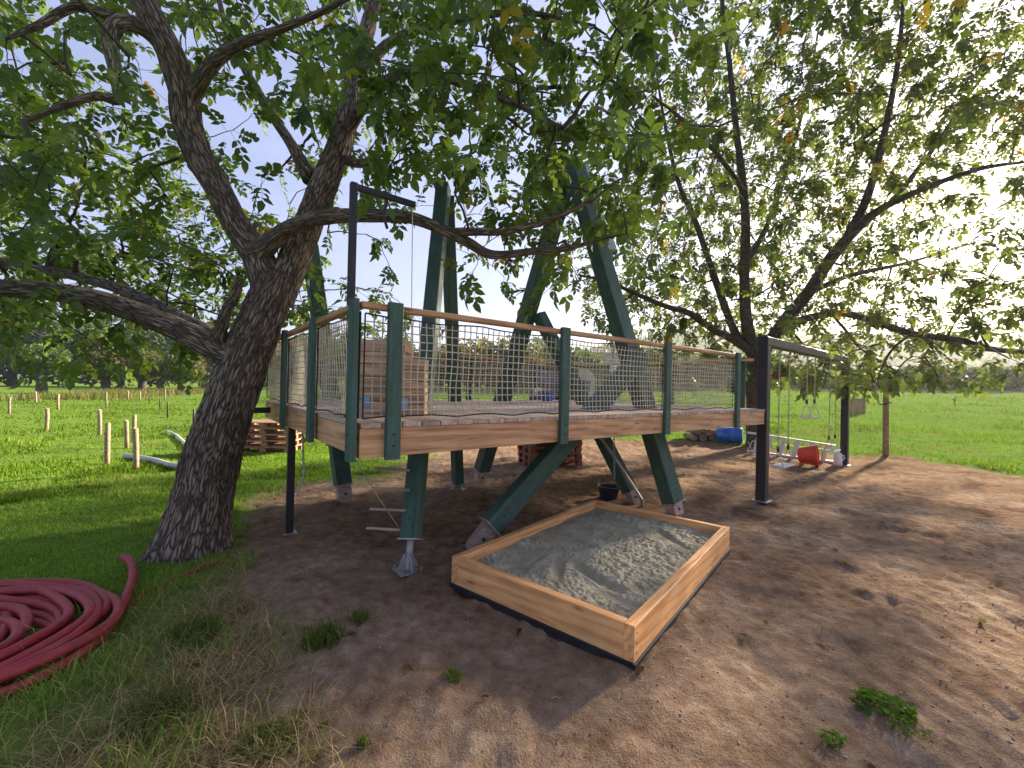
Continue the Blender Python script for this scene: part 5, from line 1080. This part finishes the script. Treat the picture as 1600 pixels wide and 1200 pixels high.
d = RNG.normal(size=(n, 3)); d /= np.linalg.norm(d, axis=1)[:, None]; e = np.cross(d, RNG.normal(size=(n, 3))); e /= np.linalg.norm(e, axis=1)[:, None]; s = RNG.uniform(1.2, 2.6, n)[:, None]; P = np.stack([x, y, z], 1)
tag(mobj('hill_wood', npmesh('hill_wood', np.stack([P - d * s, P + e * s, P + d * s, P - e * s], 1).reshape(-1, 3), np.arange(n * 4).reshape(-1, 4), M['far_leaf'], tint=np.repeat(np.array([.95, .95, .9]) * RNG.uniform(.7, 1.3, n)[:, None], 4, 0))), 'distant grey green woodland covering the hill', 'woodland', kind='stuff')
# pale house beyond the hedge
hp = base_at(946, 95); hs = thing('house', 'small pale house with dark roof far beyond the pasture', 'house', hp); hw_ = 4.2; he = at(946, 580, 95).z - hp.z + 2.0
MB().box((hp.x, hp.y, hp.z + he / 2 - .5), (hw_ * 2, 5, he + 1)).obj('wall', M['white'], hs)
mb = MB(); e_ = hp.z + he; mb.add([(hp.x - hw_ - .3, hp.y - 2.9, e_ - .1), (hp.x + hw_ + .3, hp.y - 2.9, e_ - .1), (hp.x + hw_ + .3, hp.y + 2.9, e_ - .1), (hp.x - hw_ - .3, hp.y + 2.9, e_ - .1), (hp.x - hw_ - .3, hp.y, e_ + 2.2), (hp.x + hw_ + .3, hp.y, e_ + 2.2)], [(0, 1, 5, 4), (2, 3, 4, 5), (1, 2, 5), (3, 0, 4), (3, 2, 1, 0)]); mb.obj('roof', M['roof'], hs)
for x_ in (-2.4, 0, 2.4):
    w = MB().box((hp.x + x_, hp.y - 2.52, hp.z + he - 1.3), (1.2, .08, 1.3)).obj('window', M['cab_glass'], hs); MB().box((hp.x + x_, hp.y - 2.54, hp.z + he - 2.0), (1.4, .2, .1)).obj('sill', M['white'], w)
# utility poles
for px, top_, Yd in ((1346, 567, 80), (1434, 575, 70)):
    p = base_at(px, Yd); zt = at(px, top_, Yd).z; up_ = thing('utility_pole', 'thin grey utility pole beyond the right pasture', 'pole', p, 'utility poles'); zt = max(zt, p.z + 3)
    MB().cyl(p - Vector((0, 0, .3)), Vector((p.x, p.y, zt)), .14, .10, 8).obj('pole', M['pipe'], up_, smooth=True); MB().box((p.x, p.y, zt - .4), (1.4, .1, .1)).obj('crossarm', M['old_wood'], up_)
tot = sum(len(m_.polygons) for m_ in bpy.data.meshes); print('POLYS', tot)

# ================================================================== HAZE
mb = MB(); x0_, x1_, y0_, y1_, z0_, z1_ = -905, 905, -66, 1206, -2.0, 70
mb.add([(x0_, y0_, z0_), (x1_, y0_, z0_), (x1_, y1_, z0_), (x0_, y1_, z0_), (x0_, y0_, z1_), (x1_, y0_, z1_), (x1_, y1_, z1_), (x0_, y1_, z1_)], [(3, 2, 1, 0), (4, 5, 6, 7), (0, 1, 5, 4), (1, 2, 6, 5), (2, 3, 7, 6), (3, 0, 4, 7)])
hz_m = bpy.data.materials.new('haze'); hz_m.use_nodes = True; hz_t = hz_m.node_tree; hz_t.nodes.clear(); hz_o = hz_t.nodes.new('ShaderNodeOutputMaterial'); hz_v = hz_t.nodes.new('ShaderNodeVolumePrincipled')
hz_v.inputs['Color'].default_value = (.92, .93, .95, 1); hz_v.inputs['Density'].default_value = .00045; hz_v.inputs['Anisotropy'].default_value = .5; hz_t.links.new(hz_v.outputs[0], hz_o.inputs['Volume'])
tag(mb.obj('haze', hz_m), 'thin pale haze filling the air over the whole meadow', 'haze', kind='stuff')
